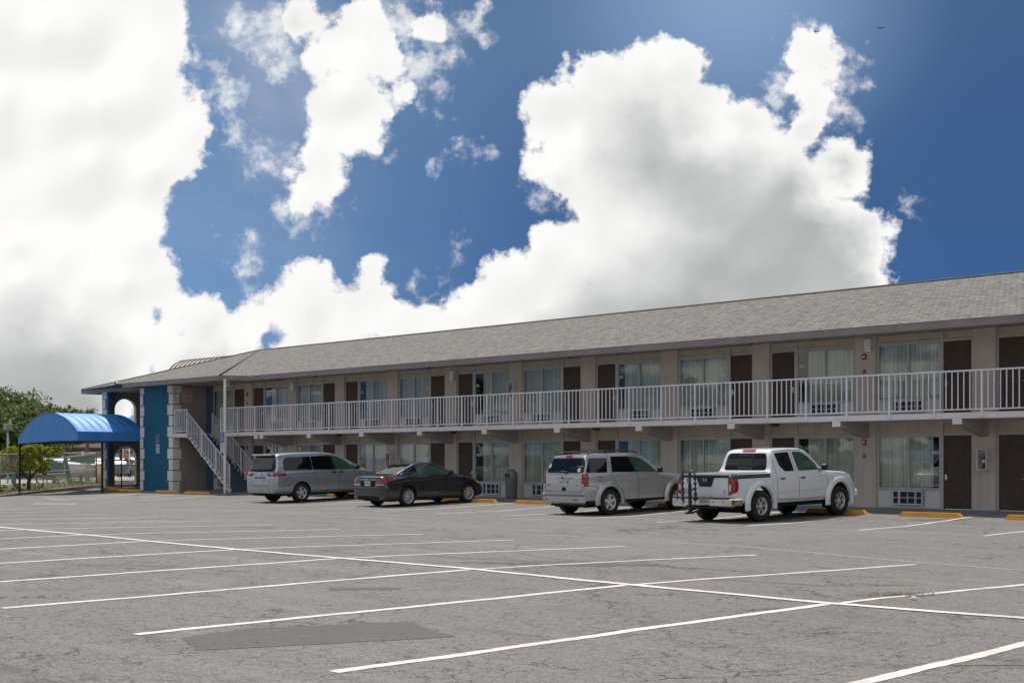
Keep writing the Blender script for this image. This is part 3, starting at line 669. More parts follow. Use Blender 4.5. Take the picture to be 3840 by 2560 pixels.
ROOMNO = [0]
def room(xl, xr, door_right, z0, gap, open2=0.):
    """one guest room front between two piers: xl,xr clear opening"""
    up = z0 > 1; H = 2.03; top = (5.05 if up else 2.58); dw = .80
    sillz = z0 + (.50 if up else .58)
    if door_right: d0, d1 = xr - .06 - dw, xr - .06; w0, w1 = xl + .05, d0 - .10; mu = (d0 - .10, d0)
    else: d0, d1 = xl + .06, xl + .06 + dw; w0, w1 = d1 + .10, xr - .05; mu = (d1, d1 + .10)
    yF = .05
    # frame
    b = MB(); b.box(xl, xr, yF, yF + .07, z0 + H, z0 + H + .07); b.box(xl, xr, yF + .001, yF + .06, top - .05, top)
    b.box(xl, xl + (.06 if not door_right else .05), yF + .002, yF + .07, z0, z0 + H); b.box(xr - (.06 if door_right else .05), xr, yF + .002, yF + .07, z0, z0 + H)
    b.box(mu[0], mu[1], yF - .012, yF + .09, z0, top - .051)
    b.box(xl, xl + .05, yF + .003, yF + .06, z0 + H + .071, top - .051); b.box(xr - .05, xr, yF + .003, yF + .06, z0 + H + .071, top - .051)
    part('facade_frame', b, M['trim'])
    b = MB(); b.box(xl + .051, mu[0] - .001, yF + .03, yF + .05, z0 + H + .071, top - .051); b.box(mu[1] + .001, xr - .051, yF + .03, yF + .05, z0 + H + .071, top - .051)
    part('transom_panel', b, M['transom'])
    # door
    b = MB(); b.box(d0 + .004, d1 - .004, yF + .025, yF + .065, z0 + .012, z0 + H - .006)
    d = part('door', b, M['door'])
    hx = (d0 + .065) if door_right else (d1 - .065)
    b = MB(); b.bbox(hx - .035, hx + .035, yF + .0, yF + .024, z0 + .98, z0 + 1.10, .008); part('lock_reader', b, M['darkplastic'], d)
    b = MB(); b.bbox(hx - .03, hx + .03, yF + .003, yF + .024, z0 + .80, z0 + .965, .008)
    sgn = 1 if door_right else -1
    b.tube([(hx, yF + .01, z0 + .86), (hx, yF - .045, z0 + .86), (hx + sgn * .02, yF - .05, z0 + .86), (hx + sgn * .11, yF - .05, z0 + .855)], .009, 6)
    part('handle', b, M['steel'], d)
    # window
    b = MB(); zt = z0 + H; mx = (w0 + w1) / 2
    b.box(w0, w1, yF - .02, yF + .06, sillz - .06, sillz); b.box(w0, w1, yF, yF + .05, zt - .035, zt - .001)
    b.box(w0, w0 + .03, yF, yF + .05, sillz, zt - .035); b.box(w1 - .03, w1, yF, yF + .05, sillz, zt - .035)
    b.box(mx - .028, mx + .028, yF - .006, yF + .054, sillz, zt - .035)
    wn = part('window', b, M['trim'])
    b = MB(); b.box(w0 + .03, mx - .028, yF + .02, yF + .026, sillz, zt - .035); b.box(mx + .028, w1 - .03, yF + .024, yF + .030, sillz, zt - .035)
    part('pane', b, M['glass'], wn)
    b = MB(); c0, c1 = w0 - .02, w1 + .02
    if door_right: c1 -= gap
    else: c0 += gap
    pleats(b, c0, c1, yF + .20, sillz - .25, zt + .03)
    part('curtain', b, M['curtain'], wn, fixn=False)
    # number tag stuck inside the glass next to the door
    tx = (w1 - .21) if door_right else (w0 + .06)
    b = MB(); tz = z0 + 1.52; yy = yF + .0175; b.cur = 0; b.box(tx, tx + .06, yy, yy + .0015, tz, tz + .085); b.cur = 1; b.box(tx + .06, tx + .16, yy, yy + .0015, tz, tz + .085)
    b.cur = 2; b.box(tx + .08, tx + .10, yy - .001, yy, tz + .025, tz + .06); b.box(tx + .107, tx + .122, yy - .001, yy, tz + .025, tz + .06); b.box(tx + .129, tx + .145, yy - .001, yy, tz + .025, tz + .06)
    part('number_plate', b, [M['yellowtag'], M['signwhite'], M['signtext']], wn)
    # infill under the window with the air conditioner
    b = MB(); W = w1 - w0; g0, g1 = w0 + W * .245, w0 + W * .735; gz0, gz1 = z0 + .10, z0 + (.44 if up else .50)
    b.box(w0, g0 - .03, yF + .01, yF + .05, z0, sillz - .06); b.box(g1 + .05, w1, yF + .01, yF + .05, z0, sillz - .06); b.box(g0 - .03, g1 + .05, yF + .012, yF + .05, z0, gz0); b.box(g0 - .03, g1 + .05, yF + .012, yF + .05, gz1, sillz - .06)
    part('infill_panel', b, M['infill'])
    b = MB(); b.box(g1 + .012, g1 + .045, yF - .01, yF + .012, z0, sillz - .06); b.box(w0, w1, yF - .012, yF + .01, z0, z0 + .05); part('infill_trim', b, M['trim'])
    ac_grille(g0, g1, gz0, gz1)

gaps1 = {0: .30, 1: .26, 2: .09, 3: .30, 4: 0.0, 5: .30, 6: .0, 7: .25, 8: .0, 9: .22, 10: .15}
gaps2 = {0: 0., 1: .28, 2: .04, 3: .15, 4: 0., 5: .32, 6: 0., 7: .20, 8: 0., 9: .30, 10: .2}
allp = list(zip(PIERS, PWW))
for i in range(len(allp) - 1):
    (xr_, wr_), (xl_, wl_) = allp[i], allp[i + 1]
    k = i - 6            # k=0 is the room left of the pier at -15.52
    for z0, gp in ((F1Z, gaps1), (F2Z, gaps2)):
        room(xl_ + wl_, xr_ - wr_, k % 2 == 0, z0, gp.get(k, random.choice([0, .2, .3])))
# last room behind the stairs (door right)
for z0 in (F1Z, F2Z): room(-53.0, -50.07 - .295, True, z0, .15)
# blue return wall at the back of the stair
b = MB(); b.box(-53.5, -53.0, .0, .5, .15, 5.06); part('blue_wall', b, M['bluewall'])

# ---- stair tower with quoins
TX0, TX1, TY = -56.38, -53.5, -1.8
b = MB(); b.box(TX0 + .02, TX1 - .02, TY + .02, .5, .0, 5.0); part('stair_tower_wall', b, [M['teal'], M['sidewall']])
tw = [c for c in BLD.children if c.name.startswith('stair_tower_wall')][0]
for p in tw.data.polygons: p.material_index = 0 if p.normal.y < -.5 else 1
def quoins(xc, yc, sx, sy, front_long, side_long, z0=.05, z1=4.98, mname='quoin', side=True):
    """alternating long and short blocks wrapping a corner; sx, sy point from the corner into the wall"""
    b = MB(); zz = z0; k = 0; H = .475
    while zz < z1 - .05:
        lf = front_long if k % 2 else front_long * .72; lsd = side_long if k % 2 else side_long * .78
        zt = min(zz + H, z1); e = .022
        b.cur = 0
        if side:
            b.bbox(xc - sx * e, xc + sx * lf, yc - sy * e, yc + sy * .02, zz, zt, .012)
            b.bbox(xc - sx * e * .98, xc + sx * .02, yc + sy * .02, yc + sy * lsd, zz, zt, .012)
        else: b.bbox(xc - sx * e, xc + sx * lf, yc - sy * e, yc + sy * lsd, zz, zt, .012)
        b.cur = 1; b.box(xc - sx * .01, xc + sx * (lf - .01), yc - sy * .01, yc + sy * .02, zt, zt + .035); b.box(xc - sx * .01, xc + sx * .015, yc, yc + sy * (lsd - .01), zt, zt + .035)
        zz = zt + .035; k += 1
    part('quoin_column', b, [M[mname], M['quoinjoint']])
quoins(TX1, TY, -1, 1, .44, .46); quoins(TX0, TY, 1, 1, .34, .4)
# ---- end bay with arches
AX = -61.5
def arch_wall(y0, y1, ax, hw, zb, zsp, z0, z1, th=.22):
    """wall in the x = AX plane with an arched opening"""
    b = MB(); x0, x1 = AX - th, AX; r = hw; n_ = 24
    arc = [(ax + r * cos(t), zsp + r * .92 * sin(t)) for t in [pi * i / n_ for i in range(n_ + 1)]]  # right to left over the top
    for x, s in ((x0, 1), (x1, -1)):
        b.quad((x, y0, z0), (x, ax - hw, z0), (x, ax - hw, z1), (x, y0, z1)); b.quad((x, ax + hw, z0), (x, y1, z0), (x, y1, z1), (x, ax + hw, z1))
        b.quad((x, ax - hw, z0), (x, ax + hw, z0), (x, ax + hw, zb), (x, ax - hw, zb))
        for (ya, za), (yb, zb_) in zip(arc[:-1], arc[1:]): b.quad((x, ya, za), (x, yb, zb_), (x, yb, z1), (x, ya, z1))
    b.cur = 1
    loop = [(ax - hw, zb), (ax + hw, zb)] + arc
    for (ya, za), (yb, zb_) in zip(loop, loop[1:] + loop[:1]): b.quad((x0, ya, za), (x0, yb, zb_), (x1, yb, zb_), (x1, ya, za))
    b.cur = 0
    b.quad((x0, y0, z0), (x1, y0, z0), (x1, y0, z1), (x0, y0, z1)); b.quad((x0, y1, z0), (x1, y1, z0), (x1, y1, z1), (x0, y1, z1))
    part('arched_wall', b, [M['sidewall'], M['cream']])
arch_wall(-.72, 3.6, .27, .61, .28, 1.66, .0, 2.59)
arch_wall(-.72, 3.6, .27, .61, 3.2, 4.13, 2.74, 5.0)
b = MB(); b.box(AX - .05, AX + .55, -1.0, -.73, 0, 4.98); part('corner_pier', b, M['bluewall'])
quoins(AX - .05, -1.0, 1, 1, .45, .2)
b = MB(); b.box(AX - .2, -56.05, -.7, 3.6, 2.6, 2.735); part('breezeway_slab', b, M['slab'])
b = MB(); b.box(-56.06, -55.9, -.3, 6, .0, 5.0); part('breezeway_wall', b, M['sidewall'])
# white balustrade inside the lower arch
b = MB(); y0, y1 = -.33, .87; x = AX - .11
b.box(x - .025, x + .025, y0, y1, 1.26, 1.31); b.box(x - .02, x + .02, y0, y1, .36, .40)
for i in range(9): yy = y0 + .03 + i * (y1 - y0 - .06) / 8; b.box(x - .012, x + .012, yy - .012, yy + .012, .40, 1.26)
b.tube([(x - .02, y0, .42), (x - .02, y1, 1.22)], .008, 4); b.tube([(x - .02, y0, 1.22), (x - .02, y1, .42)], .008, 4)
part('arch_balustrade', b, M['white'])

# ---- roof
E0, E1, EW = -1.87, 11.9, -2.9; ZE = 5.13; RZ = 7.18
C_ = (-62.5, -1.66, ZE - .02); L_ = (-56.1, EW, ZE); R_ = (-47.9, EW, ZE); Mx = (-47.25, E0, ZE); PK = (-56.5, 5, RZ); RR = (9.0, 5, RZ); ER = (9.0, E0, ZE)
CB = (-62.5, 11.9, ZE); EB = (9.0, 11.9, ZE)
def roof_faces(faces, name, m, th=.05):
    me = bpy.data.meshes.new(name); b = MB(); uv = []
    o0 = wloc(BLD)
    for f in faces:
        vs = [Vector(p) for p in f]; nn = (vs[1] - vs[0]).cross(vs[2] - vs[0]).normalized()
        if nn.z < 0: nn = -nn; vs = vs[::-1]
        hor = Vector((0, 0, 1)).cross(nn).normalized(); upv = nn.cross(hor)
        b.quad(*[tuple(p) for p in vs]); uv.append([(p.dot(hor), p.dot(upv)) for p in vs])
    me.from_pydata([(x - o0.x, y - o0.y, z - o0.z) for x, y, z in b.v], [], b.f); me.materials.append(m)
    ul = me.uv_layers.new(name='UVMap'); i = 0
    for f in uv:
        for q in f: ul.data[i].uv = q; i += 1
    o = bpy.data.objects.new(name, me); COL.objects.link(o); o.parent = BLD; return o
Mv = (-48.4, E0, ZE)
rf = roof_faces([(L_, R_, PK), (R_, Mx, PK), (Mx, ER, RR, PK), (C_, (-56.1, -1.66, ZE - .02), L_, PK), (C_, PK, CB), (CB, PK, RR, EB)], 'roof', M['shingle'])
# hip and ridge caps
b = MB()
for a, c in ((PK, R_), (PK, L_[:2] and C_), (PK, RR)):
    b.tube([Vector(a) + Vector((0, 0, .0)), Vector(c) + Vector((0, 0, .0))], .055, 5)
part('ridge_cap', b, mat('dark_ridge_cap', (.10, .09, .082), .9), rf)
# fascia boards
def fascia(a, c, h=.20, t=.04):
    b = MB(); a = Vector(a); c = Vector(c); d = (c - a).normalized(); nn = Vector((d.y, -d.x, 0)) * t
    vs = []
    for p in (a, c):
        for q in (p + nn * .2, p - nn * .8):
            vs += [(q.x, q.y, p.z - .015), (q.x, q.y, p.z - h)]
    b.faces(vs, [(0, 1, 5, 4), (2, 6, 7, 3), (0, 4, 6, 2), (1, 3, 7, 5), (0, 2, 3, 1), (4, 5, 7, 6)]); part('fascia', b, M['fascia'])
fascia(R_, Mx); fascia(L_, R_); fascia(Mx, ER); fascia((-62.5, -1.66, ZE - .02), (-56.1, -1.66, ZE - .02)); fascia(CB, C_); fascia(ER, EB, .3)
fascia((-56.1, -1.7, ZE), L_)
b = MB(); b.quad((-62.45, -1.62, 5.0), (-56.1, -1.62, 5.0), (-56.1, 3.6, 5.0), (-62.45, 3.6, 5.0)); b.quad((-56.05, -2.86, 5.01), (-47.9, -2.86, 5.01), (-47.3, -1.83, 5.01), (-47.3, 0, 5.01), (-56.05, 0, 5.01)); b.quad((-47.3, E0 + .03, 5.052), (8.9, E0 + .03, 5.052), (8.9, .0, 5.052), (-47.3, .0, 5.052))
part('soffit', b, M['soffit'])
b = MB(); b.box(-48.35, 8.8, -1.2, -1.12, 5.0, 5.05); part('soffit_batten', b, M['soffit'])
# plumbing vent on the roof
b = MB(); b.box(-57.35, -57.2, -1.0, -.85, 5.25, 5.42); part('roof_vent', b, M['darkplastic'])
# white barrel vault behind
b = MB(); n_ = 18; r = 1.5; cy, cz = 8.0, 5.95; b.smooth = True
xs = [-68.2 + .2 * i for i in range(60)]
for i in range(len(xs) - 1):
    for k in range(n_):
        a0, a1 = pi * k / n_, pi * (k + 1) / n_
        b.quad(*[(x, cy - r * cos(a), cz + r * sin(a)) for x, a in ((xs[i], a0), (xs[i + 1], a0), (xs[i + 1], a1), (xs[i], a1))])
b.smooth = False
for i in range(26):
    x = -68.15 + i * .45
    for k in range(n_):
        a0, a1 = pi * k / n_, pi * (k + 1) / n_; r1 = r + .045
        p = [(x, cy - r * cos(a0), cz + r * sin(a0)), (x, cy - r1 * cos(a0), cz + r1 * sin(a0)), (x, cy - r1 * cos(a1), cz + r1 * sin(a1)), (x, cy - r * cos(a1), cz + r * sin(a1))]
        q = [(v_[0] + .05, v_[1], v_[2]) for v_ in p]; b.cur = 1; b.faces(p + q, [(0, 1, 2, 3), (4, 7, 6, 5), (1, 5, 6, 2)])
b.cur = 0; b.quad(*[(-68.2, cy - r * cos(pi * k / n_), cz + r * sin(pi * k / n_)) for k in range(n_ + 1)])
b.box(-68.2, -56.6, cy - r + .02, cy + r - .02, 0, cz)
part('vaulted_skylight', b, [M['vault'], M['seamrib']])
# the seam ribs are brownish and have their own material
# ---- gallery railing: sections with posts
PXs = [-49.86, -48.55] + [-47.25 + 1.2955 * i for i in range(43)]
def rail_panel(xa, xb, y, zl=2.80, zh=3.84, nb=7, name='railing'):
    b = MB(); b.bbox(xa, xb, y - .03, y + .03, zh - .045, zh, .006); b.box(xa, xb, y - .018, y + .018, zl, zl + .032)
    for i in range(1, nb + 1):
        x = xa + (xb - xa) * i / (nb + 1) + random.uniform(-.004, .004); b.box(x - .0125, x + .0125, y - .0125, y + .0125, zl + .032, zh - .045)
    r = part(name, b, M['rail']); b = MB(); b.box(xa - .024, xa + .024, y - .026, y + .026, 2.62, zh - .046); part('post', b, M['rail'], r)
    return r
for xa, xb in zip(PXs[:-1], PXs[1:]):
    rail_panel(xa, xb, -1.565, nb=max(5, int((xb - xa) / .163)))
# ---- landing and stair
LY0, LY1 = -1.85, -.6
b = MB(); b.box(-53.48, -52.15, LY0, -.001, 2.57, 2.745); part('landing', b, M['slab'])
NS = 14; rise = (2.745 - .12) / (NS + 1); run = .247; sx0 = -52.15
b = MB()
for i in range(NS):
    x = sx0 + i * run; z = 2.745 - (i + 1) * rise
    b.cur = 0; b.box(x, x + run + .03, LY0 + .06, LY1 - .06, z - .045, z); b.box(x + .001, x + .02, LY0 + .06, LY1 - .06, z, z + rise - .046)
b.box(sx0 + NS * run, sx0 + NS * run + .02, LY0 + .06, LY1 - .06, .12, .12 + rise)
STA = part('staircase', b, M['stairtread'])
for y, nm in ((LY0, 0), (LY1 - .05, 1)):
    b = MB(); prof = [(sx0, 2.745 - .001)]
    for i in range(NS):
        x = sx0 + i * run; z = 2.745 - (i + 1) * rise; prof += [(x + .02, 2.745 - i * rise - .03), (x + .02, z - .03)] if False else [(x, z - .012), (x + run - .001, z - .012)]
    prof = prof[1:]
    end = sx0 + NS * run
    poly = [(sx0, 2.57)] + prof + [(end, .14), (end - .16, .13), (end - .30, .26)]
    b.prism([(p[0], p[1]) for p in poly], y, y + .055, 'y'); part('stringer', b, M['slab'], STA)
def slope_rail(xa, xb, y, nb, zoff_l=.06, h=1.08, posts=()):
    b = MB(); sl = -rise / run
    zf = lambda x: 2.745 - rise * .5 + (x - sx0) * sl
    b.tube([(xa, y, zf(xa) + h), (xb, y, zf(xb) + h)], .024, 6); b.tube([(xa, y, zf(xa) + zoff_l + .08), (xb, y, zf(xb) + zoff_l + .08)], .016, 6)
    for i in range(nb + 1):
        x = xa + (xb - xa) * i / nb; b.box(x - .011, x + .011, y - .011, y + .011, zf(x) + zoff_l + .08, zf(x) + h)
    for x in posts: b.box(x - .022, x + .022, y - .022, y + .022, zf(x) - .12, zf(x) + h)
    part('stair_rail', b, M['rail'], STA)
slope_rail(sx0 + .02, sx0 + NS * run - .02, LY0 - .03, 27, posts=(sx0 + .02, sx0 + 1.2, sx0 + 2.35, sx0 + NS * run - .02))
slope_rail(sx0 + .05, sx0 + NS * run - .02, LY1 + .03, 27, posts=(sx0 + .05, sx0 + 1.2, sx0 + 2.35, sx0 + NS * run - .02))
rail_panel(-53.25, -52.15, LY0 + .02, 2.83, nb=7, name='landing_railing')
# ---- roof post at the wing corner
b = MB(); b.lathe([(.062, gz(-47.75, -2.75) - .02), (.062, 4.98)], (-47.78, -2.72, 0), n=14); part('roof_post', b, M['quoin'])
# ------------------------------------------------------------------ things fixed to or standing by the building
def wheelchair_sign(label, x, y, z, face=Vector((0, -1, 0))):
    t = thing('parking_sign', label, 'sign', (x, y, z))
    b = MB(); b.bbox(x - .15, x + .15, y - .008, y, z, z + .46, .004); b.build('blue_panel', M['signblue'], t)
    b = MB(); b.box(x - .15, x - .138, y - .0095, y - .008, z + .01, z + .45); b.box(x + .138, x + .15, y - .0095, y - .008, z + .01, z + .45); b.box(x - .138, x + .138, y - .0095, y - .008, z + .44, z + .452)
    yy = y - .010; cx, cz = x - .01, z + .15
    ring = [(cx + r * cos(a), yy, cz + r * sin(a)) for r in (.085, .062) for a in [radians(200 - 200 + 150 + i * 24) for i in range(12)]]
    b.faces(ring, [(i, i + 1, 13 + i, 12 + i) for i in range(11)])
    b.box(x - .035, x - .012, yy, yy + .001, z + .2, z + .34); b.disc((x - .024, yy, z + .375), .026, 'y', 12); b.box(x - .03, x + .05, yy, yy + .001, z + .262, z + .28)
    b.quad((x - .03, yy, z + .2), (x + .035, yy, z + .2), (x + .075, yy, z + .10), (x + .052, yy, z + .095), (x + .02, yy, z + .178), (x - .03, yy, z + .178)); b.build('wheelchair_symbol', M['signwhite'], t)
    b = MB(); b.bbox(x - .15, x + .15, y - .008, y, z - .44, z - .01, .004); b.build('permit_panel', M['signwhite'], t)
    b = MB()
    for i, tx in enumerate(['PARKING BY', 'DISABLED', 'PERMIT', 'ONLY', '$250 FINE']):
        add_text(b, tx, .058, Matrix.Translation((x, y - .0095, z - .075 - i * .078)) @ Matrix.Rotation(pi / 2, 4, 'X'))
    b.build('lettering', M['signtext'], t, fixn=False)
    return t
wheelchair_sign('blue accessible parking sign fixed on the teal stair tower wall', -54.83, TY + .01, 2.28)
wheelchair_sign('blue accessible parking sign strapped to the white roof post by the stairs', -47.86, -2.80, 2.27)
# wall notice on the tower side, faces +x
t = thing('notice_sign', 'white notice with dark lettering high on the tower side wall', 'sign', (-53.5, -1.1, 4.25))
b = MB(); b.bbox(-53.485, -53.475, -1.32, -.78, 4.22, 4.86, .003); b.build('panel', mat('dull_sign_white', (.5, .47, .45), .6), t)
b = MB()
for i, (tx, sz) in enumerate([('NO LOITERING', .075), ('DRINKING', .09), ('&', .09), ('SOLICITING', .09), ('ALLOWED', .09)]):
    add_text(b, tx, sz, Matrix.Translation((-53.472, -1.05, 4.78 - i * .122)) @ Matrix.Rotation(pi / 2, 4, 'Z') @ Matrix.Rotation(pi / 2, 4, 'X'))
b.build('lettering', M['redtext'], t, fixn=False)
# exit sign
t = thing('exit_sign', 'small exit sign with red letters hanging under the corner eave', 'sign', (-48.0, -2.35, 4.9))
b = MB(); b.bbox(-48.33, -47.95, -2.38, -2.34, 4.69, 4.91, .004); b.box(-48.15, -48.13, -2.37, -2.35, 4.91, 5.0); b.build('case', M['slabunder'], t)
b = MB(); add_text(b, 'EXIT', .17, Matrix.Translation((-48.14, -2.3825, 4.80)) @ Matrix.Rotation(pi / 2, 4, 'X')); b.build('lettering', M['redtext'], t, fixn=False)
def box_light(x, z, label):
    t = thing('wall_light', label, 'wall light', (x, 0, z), group='white box lights on the upstairs piers')
    b = MB(); b.bbox(x - .10, x + .10, -.13, -.002, z, z + .36, .015); b.build('housing', M['white'], t)
    b = MB(); b.box(x - .08, x + .08, -.12, -.01, z - .012, z - .001); b.build('diffuser', M['signwhite'], t)
box_light(-18.93, 4.62, 'white box light on the pier above the right red horn'); box_light(-36.42, 4.55, 'white box light on the pier above the stained panel upstairs'); box_light(-46.6, 4.52, 'white box light on the pier nearest the stair corner')
box_light(2.18, 4.6, 'white box light on a pier at the far right end of the motel')
def alarm(x, z, zs, lab):
    t = thing('fire_alarm_horn', 'red fire alarm horn ' + lab, 'fire alarm', (x, 0, z))
    b = MB(); b.bbox(x - .06, x + .06, -.05, -.002, z, z + .15, .008); b.build('housing', M['red'], t)
    b = MB(); b.disc((x, -.052, z + .075), .035, 'y', 12); b.build('strobe_lens', M['white'], t)
    t = thing('pull_station', 'small red pull station ' + lab, 'fire alarm', (x, 0, zs))
    b = MB(); b.bbox(x - .038, x + .038, -.04, -.002, zs, zs + .11, .006); b.build('case', M['red'], t)
    b = MB(); b.box(x - .022, x + .022, -.047, -.04, zs + .045, zs + .06); b.build('lever', M['white'], t)
alarm(-19.08, 4.40, 4.0, 'on the upstairs pier right of the pickup'); alarm(-19.08, 1.94, 1.57, 'on the ground floor pier right of the pickup')
alarm(-50.13, 4.42, 4.05, 'on the upstairs pier beside the stairs'); alarm(-50.13, 2.02, 1.62, 'on the ground floor pier behind the stairs')
def cabinet(x, z, label, open_=True):
    t = thing('extinguisher_cabinet', label, 'fire extinguisher', (x, 0, z)); w2, h, d = .135, .56, .2
    b = MB(); b.box(x - w2, x + w2, -.01, -.002, z, z + h); b.box(x - w2, x - w2 + .012, -d, -.01, z, z + h); b.box(x + w2 - .012, x + w2, -d, -.01, z, z + h); b.box(x - w2 + .012, x + w2 - .012, -d, -.01, z, z + .012); b.box(x - w2 + .012, x + w2 - .012, -d, -.01, z + h - .012, z + h)
    fr = .022
    b.box(x - w2 - .006, x + w2 + .006, -d - .008, -d, z - .006, z + fr); b.box(x - w2 - .006, x + w2 + .006, -d - .008, -d, z + h - fr, z + h + .006); b.box(x - w2 - .006, x - w2 + fr, -d - .008, -d, z + fr, z + h - fr); b.box(x + w2 - fr, x + w2 + .006, -d - .008, -d, z + fr, z + h - fr)
    b.build('cabinet_box', M['slab'], t)
    b = MB(); b.lathe([(.001, z + .03), (.055, z + .03), (.058, z + .06), (.058, z + .28), (.05, z + .33), (.02, z + .36), (.015, z + .40), (.001, z + .40)], (x + .02, -.09, 0), n=14); b.build('extinguisher', M['red'], t)
    b = MB(); b.lathe([(.0585, z + .19), (.0585, z + .28)], (x + .02, -.0905, 0), n=14); b.build('label_band', M['white'], t)
    b = MB(); b.tube([(x + .02, -.09, z + .44), (x - .04, -.1, z + .43), (x - .06, -.11, z + .36), (x - .055, -.11, z + .2)], .010, 6); b.box(x, x + .09, -.1, -.085, z + .44, z + .455); b.build('hose', M['black'], t)
cabinet(-15.50, 1.24, 'open metal extinguisher cabinet on the ground floor pier at the right edge')
cabinet(-40.05, 1.24, 'metal extinguisher cabinet on the ground floor pier behind the coupe roof')
cabinet(-33.2, 3.78, 'metal extinguisher cabinet on the upstairs pier above the bin')
def dome(x, y, z, label, r=.16, grp='dark ceiling lights under the gallery'):
    t = thing('ceiling_light', label, 'ceiling light', (x, y, z), group=grp)
    b = MB(); b.lathe([(.001, z), (r, z), (r, z - .03), (r * .9, z - .035)], (x, y, 0), n=18); b.build('base', M['darkplastic'], t)
    b = MB(); b.lathe([(r * .88, z - .03), (r * .7, z - .07), (r * .3, z - .09), (.001, z - .095)], (x, y, 0), n=18); b.build('shade', mat('smoked_lens', (.08, .08, .08), .2) if 'smk' not in M else M['smk'], t)
M['smk'] = mat('smoked_lens', (.08, .08, .08), .2)
for x, lab in ((-21.6, 'above the pickup roof'), (-28.6, 'above the silver suv'), (-35.6, 'above the grey bin and coupe nose'), (-42.5, 'above the coupe boot')):
    dome(x, -.75, 2.583, 'dark ceiling light under the gallery ' + lab)
for x, lab in ((-22.0, 'over the upstairs door above the pickup'), (-29.2, 'over the upstairs door above the silver suv'), (-36.2, 'over the stained upstairs panel'), (-43.1, 'over the upstairs door nearest the stairs')):
    dome(x, -1.45, 5.0, 'small dark eave light ' + lab, .09, 'small eave lights along the soffit')
# security cameras
def seccam(p, d, label):
    t = thing('security_camera', label, 'security camera', p); p = Vector(p); d = Vector(d).normalized()
    b = MB(); b.tube([p, p + d * .24], .055, 10); b.build('body', M['white'], t)
    b = MB(); b.tube([p + d * .24, p + d * .262], .045, 10); b.build('lens', M['black'], t)
    b = MB(); b.tube([p + d * .05, p + d * .05 + Vector((0, 0, .12))], .015, 6); b.build('bracket', M['grey'], t)
seccam((-53.45, -.55, 4.78), (.8, -.5, -.15), 'white security camera on the tower side wall beside the notice')
seccam((-56.2, -3.05, 5.16), (.4, -.9, -.25), 'white security camera on the roof edge above the teal wall')
# outlet box
t = thing('electrical_box', 'small grey electrical box low on the tower side wall', 'electrical box', (-53.48, -1.25, .55)); b = MB(); b.bbox(-53.48, -53.42, -1.3, -1.2, .52, .66, .005); b.build('box', M['grey'], t); b = MB(); b.tube([(-53.45, -1.25, .52), (-53.45, -1.25, .16)], .012, 6); b.build('conduit', M['grey'], t)
# litter bin
tx, ty = -32.72, -.62
t = thing('litter_bin', 'grey domed litter bin standing between two ground floor windows', 'litter bin', (tx, ty, .15))
b = MB(); b.lathe([(.001, .151), (.20, .151), (.205, .2), (.222, .80), (.222, .84), (.20, .842)], (tx, ty, 0), n=28); b.build('drum', M['binc'] if 'binc' in M else mat('weathered_grey_plastic', (.13, .13, .13), .6, var=.15, dirt=.2), t)
b = MB(); b.lathe([(.225, .83), (.232, .85), (.228, .95), (.20, 1.06), (.14, 1.14), (.06, 1.18), (.001, 1.185)], (tx, ty, 0), n=28); b.build('dome_lid', mat('grey_plastic_lid', (.16, .16, .165), .5, var=.1), t)
b = MB(); b.prism([(tx - .11, .91), (tx + .11, .91), (tx + .10, 1.03), (tx - .10, 1.03)], ty - .232, ty - .19, 'y'); b.build('flap', M['darkplastic'], t)
# wheel stops
def stop(x0, x1, y, label, seg=None):
    t = thing('wheel_stop', label, 'wheel stop', ((x0 + x1) / 2, y, gz(x0, y)), group='yellow wheel stops'); z = gz((x0 + x1) / 2, y) + .002
    b = MB(); h = .108; prof = [(y - .085, z), (y - .06, z + h), (y + .06, z + h), (y + .085, z)]
    e = .09; vs = [(x0, *prof[0]), (x0 + e, *prof[1]), (x0 + e, *prof[2]), (x0, *prof[3]), (x1, *prof[0]), (x1 - e, *prof[1]), (x1 - e, *prof[2]), (x1, *prof[3])]
    b.faces(vs, [(0, 1, 2, 3), (7, 6, 5, 4), (0, 4, 5, 1), (1, 5, 6, 2), (2, 6, 7, 3), (0, 3, 7, 4)]); b.build('concrete_bar', M['yellow'], t)
for x0, x1, y, lab in [(-16.15, -14.48, -3.45, 'yellow wheel stop in the empty bay right of the pickup'), (-13.42, -11.7, -3.45, 'yellow wheel stop cut by the right edge of the photo'),
    (-18.95, -17.15, -3.3, 'yellow wheel stop at the nose of the white pickup'), (-24.3, -22.5, -2.95, 'yellow wheel stop at the nose of the silver suv'), (-29.9, -28.1, -3.3, 'yellow wheel stop in the empty bay left of the suv'), (-32.6, -30.8, -3.3, 'yellow wheel stop right of the coupe nose'),
    (-35.4, -33.6, -2.55, 'yellow wheel stop hidden at the coupe nose'), (-49.25, -47.45, -3.75, 'yellow wheel stop in front of the stairs'), (-51.95, -50.15, -3.55, 'yellow wheel stop in front of the tower quoins'),
    (-56.9, -55.1, -2.6, 'yellow wheel stop with a sunlit patch left of the teal wall'), (-58.9, -57.1, -2.1, 'middle yellow wheel stop shaded by the blue awning'), (-60.7, -58.95, -1.5, 'leftmost yellow wheel stop deep under the blue awning'), (-40.8, -39., -2.6, 'yellow wheel stop hidden at the minivan nose')]:
    stop(x0, x1, y, lab)
